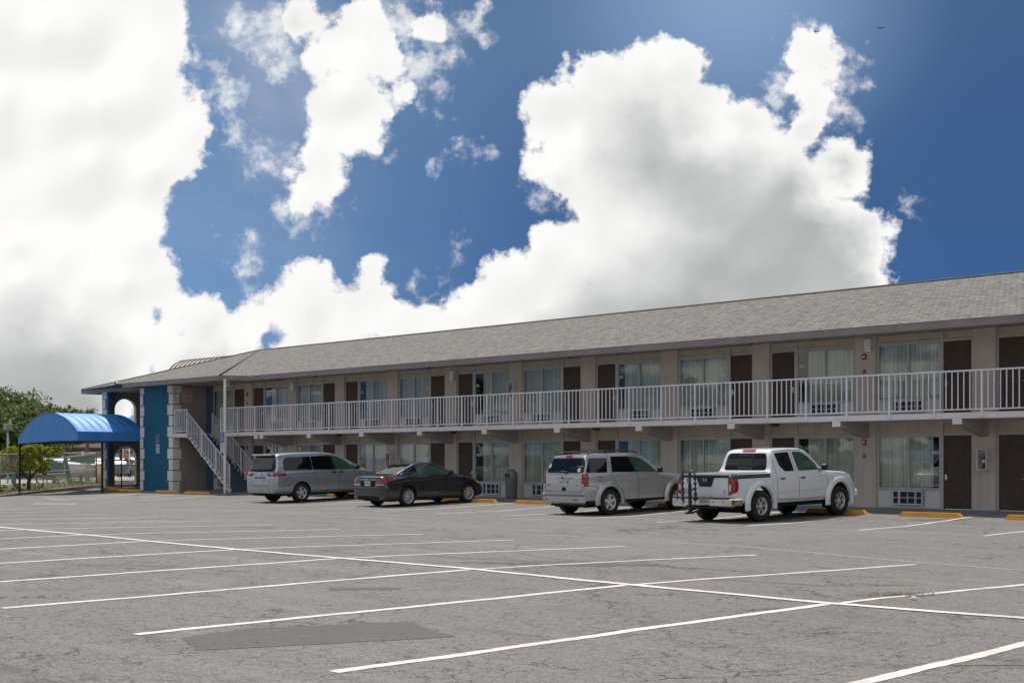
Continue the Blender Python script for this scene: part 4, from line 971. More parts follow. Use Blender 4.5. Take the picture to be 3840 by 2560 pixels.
# ---- blue awning
AWX0, AWX1, AWY0, AWY1 = -62.7, -56.6, -4.9, -1.5; ZV = 2.86; ZB = 2.42
AW = thing('entrance_awning', 'blue barrel awning with ribbed top on black poles at the left end', 'awning', (-60.5, -2.7, 0))
n_ = 28; xc = (AWX0 + AWX1) / 2; hw = (AWX1 - AWX0) / 2; rise_ = .98
RC = (hw * hw + rise_ * rise_) / (2 * rise_); AM = math.asin(hw / RC)
def arcp(k, y, sag=0.):
    a = -AM + 2 * AM * k / n_; z = ZV + RC * cos(a) - (RC - rise_); f = k / n_
    return (xc + RC * sin(a), y, z - sag * (1 - abs(2 * f - 1) ** 3) - .20 * (1 - f) ** 2.2)
b = MB(); b.smooth = True; NR = 8; ys = []
for i in range(NR):
    for j in range(5): ys.append((AWY0 + (AWY1 - AWY0) * (i + j / 5) / NR, .07 * sin(pi * j / 5)))
ys.append((AWY1, 0))
for (ya, sa), (yb, sb) in zip(ys[:-1], ys[1:]):
    for k in range(n_): b.quad(arcp(k, ya, sa), arcp(k + 1, ya, sa), arcp(k + 1, yb, sb), arcp(k, yb, sb))
bm_can = b
o = b.build('canopy', M['vinyl'], AW, fixn=False)
bm = bmesh.new(); bm.from_mesh(o.data); bmesh.ops.remove_doubles(bm, verts=bm.verts[:], dist=.001); bm.to_mesh(o.data); bm.free()
b = MB()
b.quad(*([arcp(k, AWY0 - .002) for k in range(n_ + 1)] + [(AWX1, AWY0 - .002, ZV), (AWX1, AWY0 - .002, ZB), (xc + 1, AWY0 - .002, ZB + .02), (xc, AWY0 - .002, ZB), (AWX0 + .02, AWY0 - .002, ZB - .08)]))
b.build('end_panel', M['vinyl'], AW)
b = MB(); b.box(AWX1, AWX1 + .012, AWY0, AWY1, ZB, ZV); b.build('valance', M['vinyl'], AW); b = MB(); b.box(AWX0 - .012, AWX0, AWY0, AWY1, ZB - .08, ZV - .2); b.build('valance', M['vinyl'], AW)
b = MB()
for x in (AWX0 + .04, AWX1 - .04): b.tube([(x, AWY0 + .03, ZB - .02), (x, AWY1, ZB - .02)], .03, 6)
for y in (AWY0 + .03, (AWY0 + AWY1) / 2, AWY1 - .03): b.tube([(AWX0 + .04, y, ZB - .02), (AWX1 - .04, y, ZB - .02)], .025, 6)
for i in range(NR + 1):
    y = AWY0 + (AWY1 - AWY0) * i / NR; b.tube([(p[0], y, p[2] - .03) for p in [arcp(k, y) for k in range(0, n_ + 1, 2)]], .016, 5)
b.build('frame', M['black'], AW)
for x, y in ((AWX0 + .05, AWY0 + .05), (AWX1 - .02, -3.66)):
    b = MB(); b.box(x - .04, x + .04, y - .04, y + .04, gz(x, y) - .1, ZB); b.box(x - .1, x + .1, y - .1, y + .1, gz(x, y), gz(x, y) + .012); b.build('leg', M['black'], AW)
# black sign post standing under the awning edge, seen edge-on
t = thing('sign_post', 'black post with a narrow grey sign seen edge-on before the arch', 'sign', (-59.0, -1.35, .1))
b = MB(); b.tube([(-59.0, -1.35, 0.), (-59.0, -1.35, 2.05)], .03, 8); b.build('post', M['black'], t)
b = MB(); b.bbox(-59.12, -58.9, -1.40, -1.385, 1.55, 2.2, .004); b.build('sign_plate', mat('sign_back_grey', (.16, .15, .14), .6), t)
# ------------------------------------------------------------------ vehicles
def paint(name, col, metal=.35, rough=.32, flake=.15):
    m, nt, out = newmat(name); n = N(nt); P = n.coord()
    d = n.noise(P, 3.2, 5, .65); x, y, z = n.xyz(P)
    f = n.noise(P, 700, 1, .5)
    c = n.mix(n.rng(f, .3, .7), tuple(q * (1 - flake) for q in col), tuple(min(1, q * (1 + flake)) for q in col))
    low = n.m('MULTIPLY', n.rng(z, .75, .3), n.rng(d, .35, .7))
    c = n.mix(n.m('MULTIPLY', low, .35), c, (.16, .145, .13))
    b = n.add('ShaderNodeBsdfPrincipled'); n.put(b.inputs['Base Color'], c); b.inputs['Metallic'].default_value = metal
    n.put(b.inputs['Roughness'], n.m('ADD', rough, n.m('MULTIPLY', low, .3))); b.inputs['Coat Weight'].default_value = .9; b.inputs['Coat Roughness'].default_value = .045
    nt.links.new(b.outputs[0], out.inputs[0]); return m
def carglass(name, col=(.004, .005, .006), rough=.02):
    return mat(name, col, rough, 0, .38, var=0)
VM = dict(tyre=mat('tyre_rubber', (.014, .014, .014), .85, var=.2, bump=.3), black=mat('black_trim', (.012, .012, .013), .45, var=0), under=mat('underbody', (.006, .006, .006), .9, var=0),
    alloy=mat('alloy_rim', (.60, .60, .62), .3, .45, var=.05), chrome=mat('chrome', (.75, .75, .76), .12, 1., var=.03), red=mat('tail_lens_red', (.26, .006, .008), .12, 0, .6, var=.15, vs=18, coat=.3),
    clear=mat('tail_lens_clear', (.62, .60, .60), .12, .3, .7, var=.2, vs=30, coat=.8), amber=mat('amber_lens', (.75, .20, .02), .15, 0, .6, var=0, coat=.7), glass=carglass('tinted_car_glass'), green=carglass('green_tint_car_glass', (.035, .075, .05), .03),
    seam=mat('panel_gap', (.02, .02, .02), .7, var=0), plate=mat('plate_white', (.55, .60, .55), .4, var=.06), plateink=mat('plate_green_ink', (.02, .14, .07), .5, var=0), orange=mat('plate_orange', (.6, .25, .04), .5, var=0), brake=mat('brake_disc', (.1, .1, .1), .5, .6), badge=mat('badge_chrome', (.7, .7, .72), .15, 1., var=0))
def pchip(xs, ys):
    n_ = len(xs); h = [xs[i + 1] - xs[i] for i in range(n_ - 1)]; dl = [(ys[i + 1] - ys[i]) / h[i] for i in range(n_ - 1)]; d = [0.] * n_
    for i in range(1, n_ - 1):
        if dl[i - 1] * dl[i] > 0:
            w1, w2 = 2 * h[i] + h[i - 1], h[i] + 2 * h[i - 1]; d[i] = (w1 + w2) / (w1 / dl[i - 1] + w2 / dl[i])
    d[0], d[-1] = dl[0], dl[-1]
    def f(x):
        x = min(max(x, xs[0]), xs[-1]); i = 0
        while i < n_ - 2 and x > xs[i + 1]: i += 1
        t = (x - xs[i]) / h[i]
        return (2 * t**3 - 3 * t**2 + 1) * ys[i] + (t**3 - 2 * t**2 + t) * h[i] * d[i] + (-2 * t**3 + 3 * t**2) * ys[i + 1] + (t**3 - t**2) * h[i] * d[i + 1]
    return f
def loft(st, step=.055, crease=.0, roofr=.06):
    """st rows: y, z_low, z_belt, z_top, half width, half width at roof"""
    cols = list(zip(*st)); ys = cols[0]; fn = [pchip(ys, c) for c in cols[1:]]
    Y = []; 
    for a, c in zip(ys[:-1], ys[1:]):
        k = max(1, int(round((c - a) / step)));  Y += [a + (c - a) * i / k for i in range(k)]
    Y.append(ys[-1]); b = MB(); b.smooth = True; NP = None
    for y in Y:
        zl, zb, zt, w_, wr = [f(y) for f in fn]; H = zb - zl; G = max(zt - zb, .01)
        pts = [(0, zl), (w_ * .80, zl), (w_ * .93, zl + .015), (w_ * .975, zl + H * .10), (w_ * .99, zl + H * .22), (w_ * 1.0, zl + H * .38), (w_ * 1.0, zl + H * .55), (w_ * .995, zl + H * .70), (w_ * .985, zl + H * .82), (w_ * .965, zl + H * .93), (w_ * .94, zb)]
        wt = w_ * .93
        rr = min(.35, roofr / max(G, .06))
        pts += [(wt + (wr - wt) * .04, zb + G * .03), (wt + (wr - wt) * .35, zb + G * .33), (wt + (wr - wt) * .68, zb + G * .64), (wt + (wr - wt) * .93, zb + G * (1 - rr * 1.2)), (wr * .965, zb + G * (1 - rr * .45)), (wr * .88, zt - G * rr * .12), (wr * .6, zt - .004 * min(1, G * 4)), (wr * .3, zt), (0, zt)]
        NP = len(pts)
        ring = [(x, y, z) for x, z in pts] + [(-x, y, z) for x, z in pts[-2:0:-1]]
        b.v += ring
    R_n = 2 * NP - 2
    for i in range(len(Y) - 1):
        for k in range(R_n):
            k2 = (k + 1) % R_n; b.f.append((i * R_n + k, i * R_n + k2, (i + 1) * R_n + k2, (i + 1) * R_n + k)); b.mi.append(0); b.sm.append(True)
    b.f.append(tuple(range(R_n))[::-1]); b.mi.append(0); b.sm.append(False)
    j = (len(Y) - 1) * R_n; b.f.append(tuple(j + k for k in range(R_n))); b.mi.append(0); b.sm.append(False)
    return b
def cyl_cut(c, r, x0, x1, n_=36):
    b = MB(); ring = [(c[0] + r * cos(2 * pi * k / n_), c[1] + r * sin(2 * pi * k / n_)) for k in range(n_)]
    b.prism(ring, x0, x1, 'x'); return b
def boolean(o, cutters, op='DIFFERENCE'):
    tmp = []
    for c in cutters:
        q = c.build('cut', VM['under'], o.parent); tmp.append(q); m = o.modifiers.new('b', 'BOOLEAN'); m.object = q; m.operation = op; m.solver = 'EXACT'
    bpy.context.view_layer.update(); dg = bpy.context.evaluated_depsgraph_get(); me = bpy.data.meshes.new_from_object(o.evaluated_get(dg)); o.modifiers.clear(); old = o.data; o.data = me; bpy.data.meshes.remove(old)
    for q in tmp: me2 = q.data; bpy.data.objects.remove(q); bpy.data.meshes.remove(me2)
class Car:
    def __init__(s, name, label, X, Y, wb, rot=0., zoff=0., pitchadj=0.):
        s.t = thing(name, label, 'car' if 'pickup' not in name else 'pickup truck', static=False)
        z0 = gz(X, Y); z1 = gz(X - sin(rot) * wb, Y + cos(rot) * wb); s.t.location = (X, Y, z0); s.t.rotation_euler = (math.asin((z1 - z0) / wb), 0, rot); s.wb = wb
    def body(s, st, m, arches, w_, cuts=(), **k):
        b = loft(st, **k); s.o = b.build('body', [m, VM['under'], VM['black']], s.t)
        cc_ = [cyl_cut((y, z), r, w_ - .30, w_ + .2) for y, z, r in arches] + [cyl_cut((y, z), r, -w_ - .2, -w_ + .30) for y, z, r in arches] + list(cuts)
        boolean(s.o, cc_)
        me = s.o.data; me.materials.clear(); [me.materials.append(q) for q in (m, VM['under'], VM['black'])]
        for p in me.polygons:
            c = p.center; p.material_index = 0; p.use_smooth = True
            for y, z, r in arches:
                if all(math.hypot(me.vertices[i].co.y - y, me.vertices[i].co.z - z) < r + .004 for i in p.vertices) and abs(c.x) < w_ * .995 : p.material_index = 1
            if p.normal.z < -.8 and c.z < .5: p.material_index = 1
        try: me.set_sharp_from_angle(angle=radians(38))
        except Exception: pass
        s.bvh = BVHTree.FromPolygons([v.co[:] for v in me.vertices], [tuple(p.vertices) for p in me.polygons])
        return s.o
    def hit(s, d, a, c):
        og, dr = {'R': ((4, a, c), (-1, 0, 0)), 'L': ((-4, a, c), (1, 0, 0)), 'B': ((a, -6, c), (0, 1, 0)), 'F': ((a, 9, c), (0, -1, 0)), 'T': ((a, c, 5), (0, 0, -1))}[d]
        h = s.bvh.ray_cast(Vector(og), Vector(dr)); return h[0], h[1]
    def proj(s, mb, d, poly, off=.005, g=.05, maxdepth=None):
        xs = [p[0] for p in poly]; zs = [p[1] for p in poly]
        pl = []
        for i in range(len(poly)):
            a, c = Vector(poly[i]), Vector(poly[(i + 1) % len(poly)]); k = max(1, int((c - a).length / g)); pl += [a + (c - a) * j / k for j in range(k)]
        nb = len(pl); inner = []
        def inside(x, y):
            r = False
            for i in range(nb):
                p, q = pl[i], pl[i - 1]
                if (p.y > y) != (q.y > y) and x < (q.x - p.x) * (y - p.y) / (q.y - p.y) + p.x: r = not r
            return r
        x = min(xs) + g * .5
        while x < max(xs):
            y = min(zs) + g * .5
            while y < max(zs):
                if inside(x, y) and min((Vector((x, y)) - p).length for p in pl) > g * .3: inner.append(Vector((x, y)))
                y += g
            x += g
        vv, ee, ff, *_r = geometry.delaunay_2d_cdt(pl + inner, [], [list(range(nb))], 1, 1e-5)
        P = []; ok = []
        for v_ in vv:
            h, nn = s.hit(d, v_.x, v_.y)
            if h is None: P.append((0, 0, 0)); ok.append(False)
            else: P.append(h + nn * off); ok.append(True)
        fs = [f for f in ff if all(ok[i] for i in f)]
        maxdepth = maxdepth or (.13 if d in 'BF' else None)
        if maxdepth:
            ax = 1 if d in 'BF' else 0
            fs = [f for f in fs if max(P[i][ax] for i in f) - min(P[i][ax] for i in f) < maxdepth]
        old = mb.smooth; mb.smooth = True; mb.faces(P, fs); mb.smooth = old
    def patch(s, name, m, items, parent=None, off=.005, g=.05, **k):
        if len(items) > 1:
            r = None
            for it in items: r = s.patch(name, m, [it], parent, off, g, **k)
            return r
        b = MB()
        for it in items: s.proj(b, it[0], it[1], off, g, **k)
        return b.build(name, m, parent or s.t, fixn=False)
    def seam(s, name, m, items, wd=.012, off=.002):
        b = MB()
        for d, pts in items:
            P = []
            for a, c in zip(pts[:-1], pts[1:]):
                a, c = Vector(a), Vector(c); k = max(1, int((c - a).length / .06)); P += [a + (c - a) * j / k for j in range(k)]
            P.append(Vector(pts[-1]))
            for i in range(len(P) - 1):
                t = (P[i + 1] - P[i]).normalized(); nn = Vector((-t.y, t.x)) * wd / 2; q = []
                for p in (P[i] + nn, P[i] - nn, P[i + 1] - nn, P[i + 1] + nn):
                    h, hn = s.hit(d, p.x, p.y)
                    if h is None: break
                    q.append(h + hn * off)
                if len(q) == 4: b.quad(*q)
        return b.build(name, m, s.t, fixn=False)
    def wheels(s, r, wid, track, rimr, style, front_turn=0., rimm='alloy'):
        for y in (0, s.wb):
            for sx in (1, -1):
                cx = sx * track / 2; c = (cx, y, r); hw = wid / 2
                b = MB()
                prof = [(rimr, -hw * .9), (rimr + .02, -hw), (r - .06, -hw * 1.04), (r - .015, -hw * .9), (r, -hw * .65), (r, hw * .65), (r - .015, hw * .9), (r - .06, hw * 1.04), (rimr + .02, hw), (rimr, hw * .9), (rimr, -hw * .9)]
                b.lathe(prof, c, 'x', 40); t = b.build('wheel', VM['tyre'], s.t, at=c)
                t['_static'] = 0
                b = MB(); R = rimr; xo = sx * hw * .86
                # local to wheel origin
                b.cur = 1; b.disc((sx * hw * .2, 0, 0), R * .98, 'x', 28); b.cur = 2; b.disc((sx * hw * .3, 0, 0), R * .62, 'x', 24); b.cur = 0
                b.lathe([(R, xo * 1.02), (R * .94, xo * 1.0), (R * .90, xo * .86), (R * .90, xo * .3)], (0, 0, 0), 'x', 40)
                b.lathe([(.001, xo * .93), (R * .13, xo * .93), (R * .20, xo * .84), (R * .2, xo * .3)], (0, 0, 0), 'x', 20)
                def spoke(a, w0, w1, a2=None, r0=.15, r1=.93, d0=.86, d1=.88):
                    a2 = a if a2 is None else a2
                    def pt(rr, aa, off_, x): ca, sa = cos(aa), sin(aa); return (x, rr * ca - off_ * sa, rr * sa + off_ * ca)
                    vs = []
                    for rr, aa, ww, dd in ((R * r0, a, w0, d0), (R * (r0 + r1) / 2, (a + a2) / 2, (w0 + w1) / 2, (d0 + d1) / 2 + .02), (R * r1, a2, w1, d1)):
                        for o_ in (-ww / 2, ww / 2): vs += [pt(rr, aa, o_, xo * dd), pt(rr, aa, o_ * 1.25, xo * (dd - .5))]
                    b.faces(vs, [(0, 2, 6, 4), (4, 6, 10, 8), (0, 4, 5, 1), (4, 8, 9, 5), (2, 3, 7, 6), (6, 7, 11, 10)])
                if style == 'five':
                    for k in range(5): spoke(2 * pi * k / 5 + .3, R * .42, R * .34)
                elif style == 'five_pair':
                    for k in range(5):
                        a = 2 * pi * k / 5 + .5; spoke(a, R * .30, R * .17, a - .17); spoke(a, R * .30, R * .17, a + .17)
                elif style == 'ten':
                    for k in range(7):
                        a = 2 * pi * k / 7; spoke(a, R * .14, R * .10, a + .30); spoke(a + .1, R * .14, R * .09, a - .22)
                elif style == 'six_pair':
                    for k in range(6):
                        a = 2 * pi * k / 6; spoke(a - .16, R * .12, R * .11, a + .16, .22); spoke(a + .16, R * .12, R * .11, a - .16, .22); 
                q = b.build('rim', [VM[rimm], VM['under'], VM['brake']], t); q.location = (0, 0, 0)
def rect(a0, a1, c0, c1, r=.0, n_=3):
    if r <= 0: return [(a0, c0), (a1, c0), (a1, c1), (a0, c1)]
    o = []
    for (x, y, s0) in ((a1 - r, c0 + r, -pi / 2), (a1 - r, c1 - r, 0), (a0 + r, c1 - r, pi / 2), (a0 + r, c0 + r, pi)):
        o += [(x + r * cos(s0 + pi / 2 * i / n_), y + r * sin(s0 + pi / 2 * i / n_)) for i in range(n_ + 1)]
    return o
def rnd(poly, r=.04, n_=3):
    o = []; L = len(poly)
    for i in range(L):
        p, a, c = Vector(poly[i]), Vector(poly[i - 1]), Vector(poly[(i + 1) % L]); u_, v_ = (a - p), (c - p); q = min(r, u_.length * .45, v_.length * .45)
        A, C = p + u_.normalized() * q, p + v_.normalized() * q
        for k in range(n_ + 1): t = k / n_; o.append(tuple(A * (1 - t)**2 + p * 2 * t * (1 - t) + C * t * t))
    return o
def mir(poly): return [(-a, c) for a, c in poly][::-1]
def sides(poly): return [('R', poly), ('L', poly)]
def plate(car, x, z, txt, y=None, w_=.305, h=.155):
    hp, hn = car.hit('B', x, z)
    yy = (hp.y if y is None else y) - .012
    b = MB(); b.bbox(x - w_ / 2, x + w_ / 2, yy, yy + .01, z - h / 2, z + h / 2, .004); p = b.build('licence_plate', VM['plate'], car.t)
    b = MB(); R = Matrix.Rotation(pi / 2, 4, 'X'); add_text(b, txt, .085, Matrix.Translation((x, yy - .002, z - .008)) @ R); add_text(b, 'FLORIDA', .032, Matrix.Translation((x, yy - .002, z + .058)) @ R)
    b.cur = 1; b.disc((x, yy - .0015, z - .005), .026, 'y', 12); b.build('plate_lettering', [VM['plateink'], VM['orange']], p, fixn=False)
def door_handle(car, y, z, m, L=.17, th=.03):
    for d, sx in (('R', 1), ('L', -1)):
        h, n_ = car.hit(d, y, z)
        b = MB(); b.bbox(h.x + sx * .004, h.x + sx * .038, y - L / 2, y + L / 2, z - th / 2, z + th / 2, .008); b.build('door_handle', m, car.t)
def mirror(car, y, z, m, x, s_=(.10, .09, .15)):
    for sx in (1, -1):
        b = MB(); b.bbox(sx * x, sx * (x + .19), y - s_[1] / 2, y + s_[1] / 2, z - .07, z + .09, .03); b.box(sx * (x - .1), sx * x, y - .02, y + .02, z - .06, z - .03); b.build('wing_mirror', m, car.t)

# ================= white pickup
T = Car('pickup_truck', 'white crew cab pickup with tinted rear glass and chrome bumper, rightmost of the parked vehicles', -18.76, -7.02, 3.2, rot=-.085)
st = [(-1.03, .50, 1.09, 1.17, .86, .80), (-1.00, .49, 1.10, 1.185, .895, .83), (-.9, .47, 1.10, 1.19, .905, .84), (.0, .44, 1.10, 1.20, .91, .845), (.43, .42, 1.10, 1.20, .91, .845), (.47, .42, 1.15, 1.22, .90, .83),
      (.52, .42, 1.15, 1.30, .90, .80), (.60, .42, 1.15, 1.60, .90, .72), (.68, .42, 1.15, 1.72, .90, .70), (.85, .42, 1.15, 1.765, .905, .70), (1.3, .42, 1.15, 1.785, .91, .70), (1.75, .42, 1.15, 1.775, .91, .70), (2.0, .42, 1.15, 1.735, .905, .69),
      (2.3, .42, 1.14, 1.56, .90, .70), (2.6, .42, 1.11, 1.33, .90, .73), (2.8, .42, 1.08, 1.185, .90, .78), (3.1, .42, 1.05, 1.165, .90, .78), (3.6, .42, 1.00, 1.13, .895, .77), (3.85, .44, .95, 1.07, .87, .74), (3.98, .46, .85, .97, .82, .70), (4.06, .48, .66, .72, .74, .64)]
white = paint('white_truck_paint', (.68, .705, .73), 0., .25, .02)
bedcut = MB(); bedcut.box(-.72, .72, -.93, .40, .72, 1.6)
gapcut = MB(); gapcut.box(-1.1, 1.1, .445, .462, .46, 1.4)
T.body(st, white, [(0, .40, .47), (3.2, .40, .47)], .91, [bedcut, gapcut], step=.05)
for y, sx_ in [(0, 1), (0, -1), (3.2, 1), (3.2, -1)]:     # flared arches
    b = MB(); n_ = 22; b.smooth = True
    for sx in (sx_,):
        i0 = len(b.v)
        for k in range(n_ + 1):
            a = pi * (-.06 + 1.12 * k / n_)
            for rr, xx in ((.465, .86), (.47, .955), (.50, .965), (.575, .945), (.615, .895)): b.v.append((sx * xx, y + rr * cos(a), .40 + rr * sin(a)))
        for k in range(n_):
            for j in range(4): q = i0 + k * 5 + j; b.f.append((q, q + 1, q + 6, q + 5)); b.mi.append(0); b.sm.append(True)
    b.build('fender_flare', white, T.t)
T.wheels(.385, .25, 1.60, .215, 'six_pair')
T.patch('rear_window', VM['glass'], [('B', rnd([(-.66, 1.24), (.66, 1.24), (.63, 1.52), (.58, 1.655), (-.58, 1.655), (-.63, 1.52)], .07))], off=.006)
T.seam('window_divider', VM['black'], [('B', [(-.2, 1.25), (-.2, 1.645)]), ('B', [(.2, 1.25), (.2, 1.645)]), ('B', [(-.2, 1.60), (.2, 1.60)]), ('B', [(-.2, 1.29), (.2, 1.29)])], .03, .009)
T.patch('side_window', VM['glass'], sides(rnd([(.74, 1.655), (1.29, 1.675), (1.39, 1.20), (1.02, 1.20), (.84, 1.34)], .05)))
T.patch('side_window', VM['green'], sides(rnd([(1.44, 1.68), (1.80, 1.67), (2.08, 1.55), (2.36, 1.35), (2.42, 1.21), (1.56, 1.20)], .05)))
T.patch('windscreen', VM['glass'], [('T', [(-.60, 2.12), (.60, 2.12), (.70, 2.70), (-.70, 2.70)])])
T.seam('door_gap', VM['seam'], [(d, p) for d in 'RL' for p in ([(.60, 1.70), (.66, 1.2), (.64, .95), (.66, .52), (1.50, .50)], [(.60, 1.70), (1.35, 1.735), (1.46, 1.16), (1.50, .95), (1.50, .50), (2.60, .50), (2.72, .75), (2.66, 1.10), (2.50, 1.18)], [(1.35, 1.735), (1.85, 1.72)])])
T.seam('body_crease', mat('crease_shadow', (.42, .43, .44), .5, var=0), [('R', [(.70, .70), (2.62, .72)])], .012); T.seam('body_crease', bpy.data.materials['crease_shadow'], [('L', [(.70, .70), (2.62, .72)])], .012)
door_handle(T, .85, 1.03, VM['black']); door_handle(T, 1.66, 1.03, VM['black'])
mirror(T, 2.44, 1.26, VM['black'], .90)
T.patch('bed_rail_cap', VM['black'], [(d, rect(-.98, .43, 1.135, 1.165, 0)) for d in 'RL'] + [('T', rect(.73, .87, -1.0, .42)), ('T', rect(-.87, -.73, -1.0, .42)), ('T', rect(-.86, .86, -1.02, -.95))], off=.008)
# tailgate
tg = T.patch('tailgate_gap', VM['seam'], [('B', rect(-.745, -.733, .62, 1.15)), ('B', rect(.733, .745, .62, 1.15)), ('B', rect(-.74, .74, .565, .605))], off=.003)
T.patch('tailgate_trim', VM['black'], [('B', rnd([(-.74, 1.10), (-.24, 1.10), (-.16, .885), (.22, .885), (.31, 1.10), (.74, 1.10), (.78, 1.165), (-.78, 1.165)], .02))], off=.012)
T.patch('tailgate_handle', VM['seam'], [('B', rect(-.12, .17, .935, .965))], off=.016)
b = MB(); R = Matrix.Rotation(pi / 2, 4, 'X'); yb = -1.03 - .022
b.faces([(.02 + r * cos(a), yb, 1.05 + r * sin(a) * .9) for r in (.062, .046) for a in [2 * pi * k / 20 for k in range(20)]], [(k, (k + 1) % 20, 20 + (k + 1) % 20, 20 + k) for k in range(20)]); b.box(-.05, .09, yb - .002, yb, 1.037, 1.063)
b.build('ring_badge', VM['badge'], T.t)
b = MB(); add_text(b, 'FRONTIER', .075, Matrix.Translation((-.50, -1.043, .80)) @ R); add_text(b, 'CREW CAB', .035, Matrix.Translation((-.60, -1.043, .74)) @ R); add_text(b, 'SV', .07, Matrix.Translation((.62, -1.043, .775)) @ R); add_text(b, '4x4', .04, Matrix.Translation((.63, -1.043, .715)) @ R)
b.build('tailgate_lettering', mat('badge_grey', (.12, .12, .13), .3, .6, var=0), T.t, fixn=False)
for s_ in (1, -1):
    pl = rnd([(.755, .70), (.80, .695), (.86, .72), (.87, 1.12), (.755, 1.13)], .02); pl2 = rnd([(-1.03, .72), (-.90, .76), (-.855, .86), (-.855, 1.03), (-.90, 1.10), (-1.03, 1.13)], .03)
    b = MB(); T.proj(b, 'B', pl if s_ > 0 else mir(pl), .008, .03); T.proj(b, 'R' if s_ > 0 else 'L', pl2, .008, .03); q = b.build('tail_light', VM['red'], T.t, fixn=False)
    b = MB(); p3 = rect(.765, .825, .78, .94, .01); T.proj(b, 'B', p3 if s_ > 0 else mir(p3), .011, .03); b.build('reversing_lens', VM['clear'], q, fixn=False)
T.patch('high_brake_light', VM['red'], [('B', rect(-.20, .20, 1.70, 1.745, .01))], off=.02)
b = MB(); 
for x0, x1 in ((-.93, -.24), (.26, .93)): b.bbox(x0, x1, -1.20, -.99, .40, .615, .035)
b.bbox(-.93, -.86, -1.16, -.72, .42, .60, .03); b.bbox(.86, .93, -1.16, -.72, .42, .60, .03); b.bbox(-.24, .26, -1.12, -.99, .42, .60, .02)
q = b.build('rear_bumper', VM['chrome'], T.t)
b = MB(); b.bbox(-.90, .90, -1.19, -.98, .618, .632, .004); b.bbox(-.5, .5, -1.2, -1.0, .37, .398, .008)
for x in (-.80, -.50, .40, .72): b.lathe([(.018, -1.203), (.001, -1.204)], (x, 0, .52), 'y', 12)
b.build('step_pad', VM['black'], q)
plate(T, .07, .535, 'IXR 62X', y=-1.125, w_=.33, h=.17)
T.patch('headlight', VM['clear'], [('R', rnd([(3.78, .86), (4.02, .80), (4.0, .93), (3.78, 1.0)], .02)), ('L', rnd([(3.78, .86), (4.02, .80), (4.0, .93), (3.78, 1.0)], .02))])
b = MB()
for sx in (1, -1):
    for y, dy in ((-.50, .0), (2.72, 0)): b.box(sx * .70, sx * .93, y - .012, y + .012, .22, .50)
b.bbox(-.78, .78, -.95, 3.9, .33, .44, .02); b.build('mud_flap', VM['under'], T.t)
b = MB(); b.bbox(-.72, .72, -.6, .15, .24, .38, .04); b.tube([(-.7, 0, .385), (.7, 0, .385)], .06, 8); b.tube([(-.7, 3.2, .385), (.7, 3.2, .385)], .05, 8); b.tube([(.55, -.9, .36), (.55, .4, .36)], .04, 8); b.build('axle', VM['under'], T.t)
b = MB(); b.bbox(-.84, .84, 3.98, 4.13, .42, .66, .05); b.build('front_bumper', white, T.t)

# bicycle rack on the tow bar (carried: a thing of its own)
K = thing('bicycle_rack', 'folded black bicycle rack mounted on the pickup tow hitch', 'bike rack', static=False); K.location = T.t.location; K.rotation_euler = T.t.rotation_euler
b = MB(); bx = -.13
b.tube([(0, -.95, .36), (0, -1.2, .34), (-.1, -1.38, .27), (-.30, -1.42, .25), (bx, -1.42, .30), (bx, -1.42, .55), (bx, -1.42, 1.23)], .033, 8); b.bbox(bx - .038, bx + .038, -1.46, -1.385, .25, .98, .015); b.build('mast', M['black'], K)
b = MB(); b.tube([(bx - .20, -1.45, .48), (bx - .20, -1.45, 1.18), (bx - .17, -1.45, 1.245), (bx - .12, -1.45, 1.27), (bx + .12, -1.45, 1.27), (bx + .17, -1.45, 1.245), (bx + .20, -1.45, 1.18), (bx + .20, -1.45, .55)], .018, 7); b.build('arm', M['black'], K)
b = MB()
for sx in (-1, 1):
    for z in (.60, .72, .86, .98, 1.10): b.bbox(bx + sx * .20 - .03, bx + sx * .20 + .03, -1.50, -1.42, z - .035, z + .02, .012)
    b.tube([(bx + sx * .2, -1.49, .86), (bx + sx * .12, -1.53, .84), (bx + sx * .08, -1.5, .74)], .012, 5); b.tube([(bx + sx * .21, -1.5, .84), (bx + sx * .30, -1.53, .78), (bx + sx * .32, -1.52, .58)], .012, 5)
b.build('cradle', M['black'], K)
b = MB(); b.tube([(bx - .31, -1.5, 1.12), (bx - .30, -1.5, .92)], .013, 5); b.box(bx - .045, bx + .0, -1.475, -1.471, .98, 1.14); b.build('strap', mat('rack_label', (.25, .22, .26), .5), K)

# ================= silver SUV
S_ = Car('estate_suv', 'silver sport utility with roof rack and window stickers, left of the white pickup', -24.02, -6.42, 2.71, rot=-.10)
silver = paint('silver_suv_paint', (.42, .425, .43), .6, .30, .10)
st = [(-.925, .36, .70, .72, .72, .62), (-.915, .33, .95, 1.02, .82, .70), (-.90, .32, 1.10, 1.17, .865, .74), (-.86, .32, 1.12, 1.22, .885, .74), (-.80, .31, 1.13, 1.38, .895, .70), (-.72, .31, 1.13, 1.55, .90, .66), (-.66, .31, 1.13, 1.635, .905, .655), (-.5, .31, 1.13, 1.655, .908, .66), (.2, .31, 1.14, 1.685, .91, .66), (.9, .31, 1.13, 1.685, .91, .655), (1.3, .31, 1.12, 1.65, .908, .65),
      (1.7, .31, 1.10, 1.50, .905, .66), (2.05, .32, 1.06, 1.27, .90, .70), (2.25, .32, 1.02, 1.12, .895, .76), (2.5, .32, .98, 1.075, .89, .76), (3.0, .33, .92, 1.02, .88, .74), (3.35, .34, .84, .93, .85, .70), (3.55, .36, .70, .80, .78, .62), (3.64, .40, .58, .64, .68, .55)]
S_.body(st, silver, [(0, .36, .42), (2.71, .36, .42)], .91, step=.045)
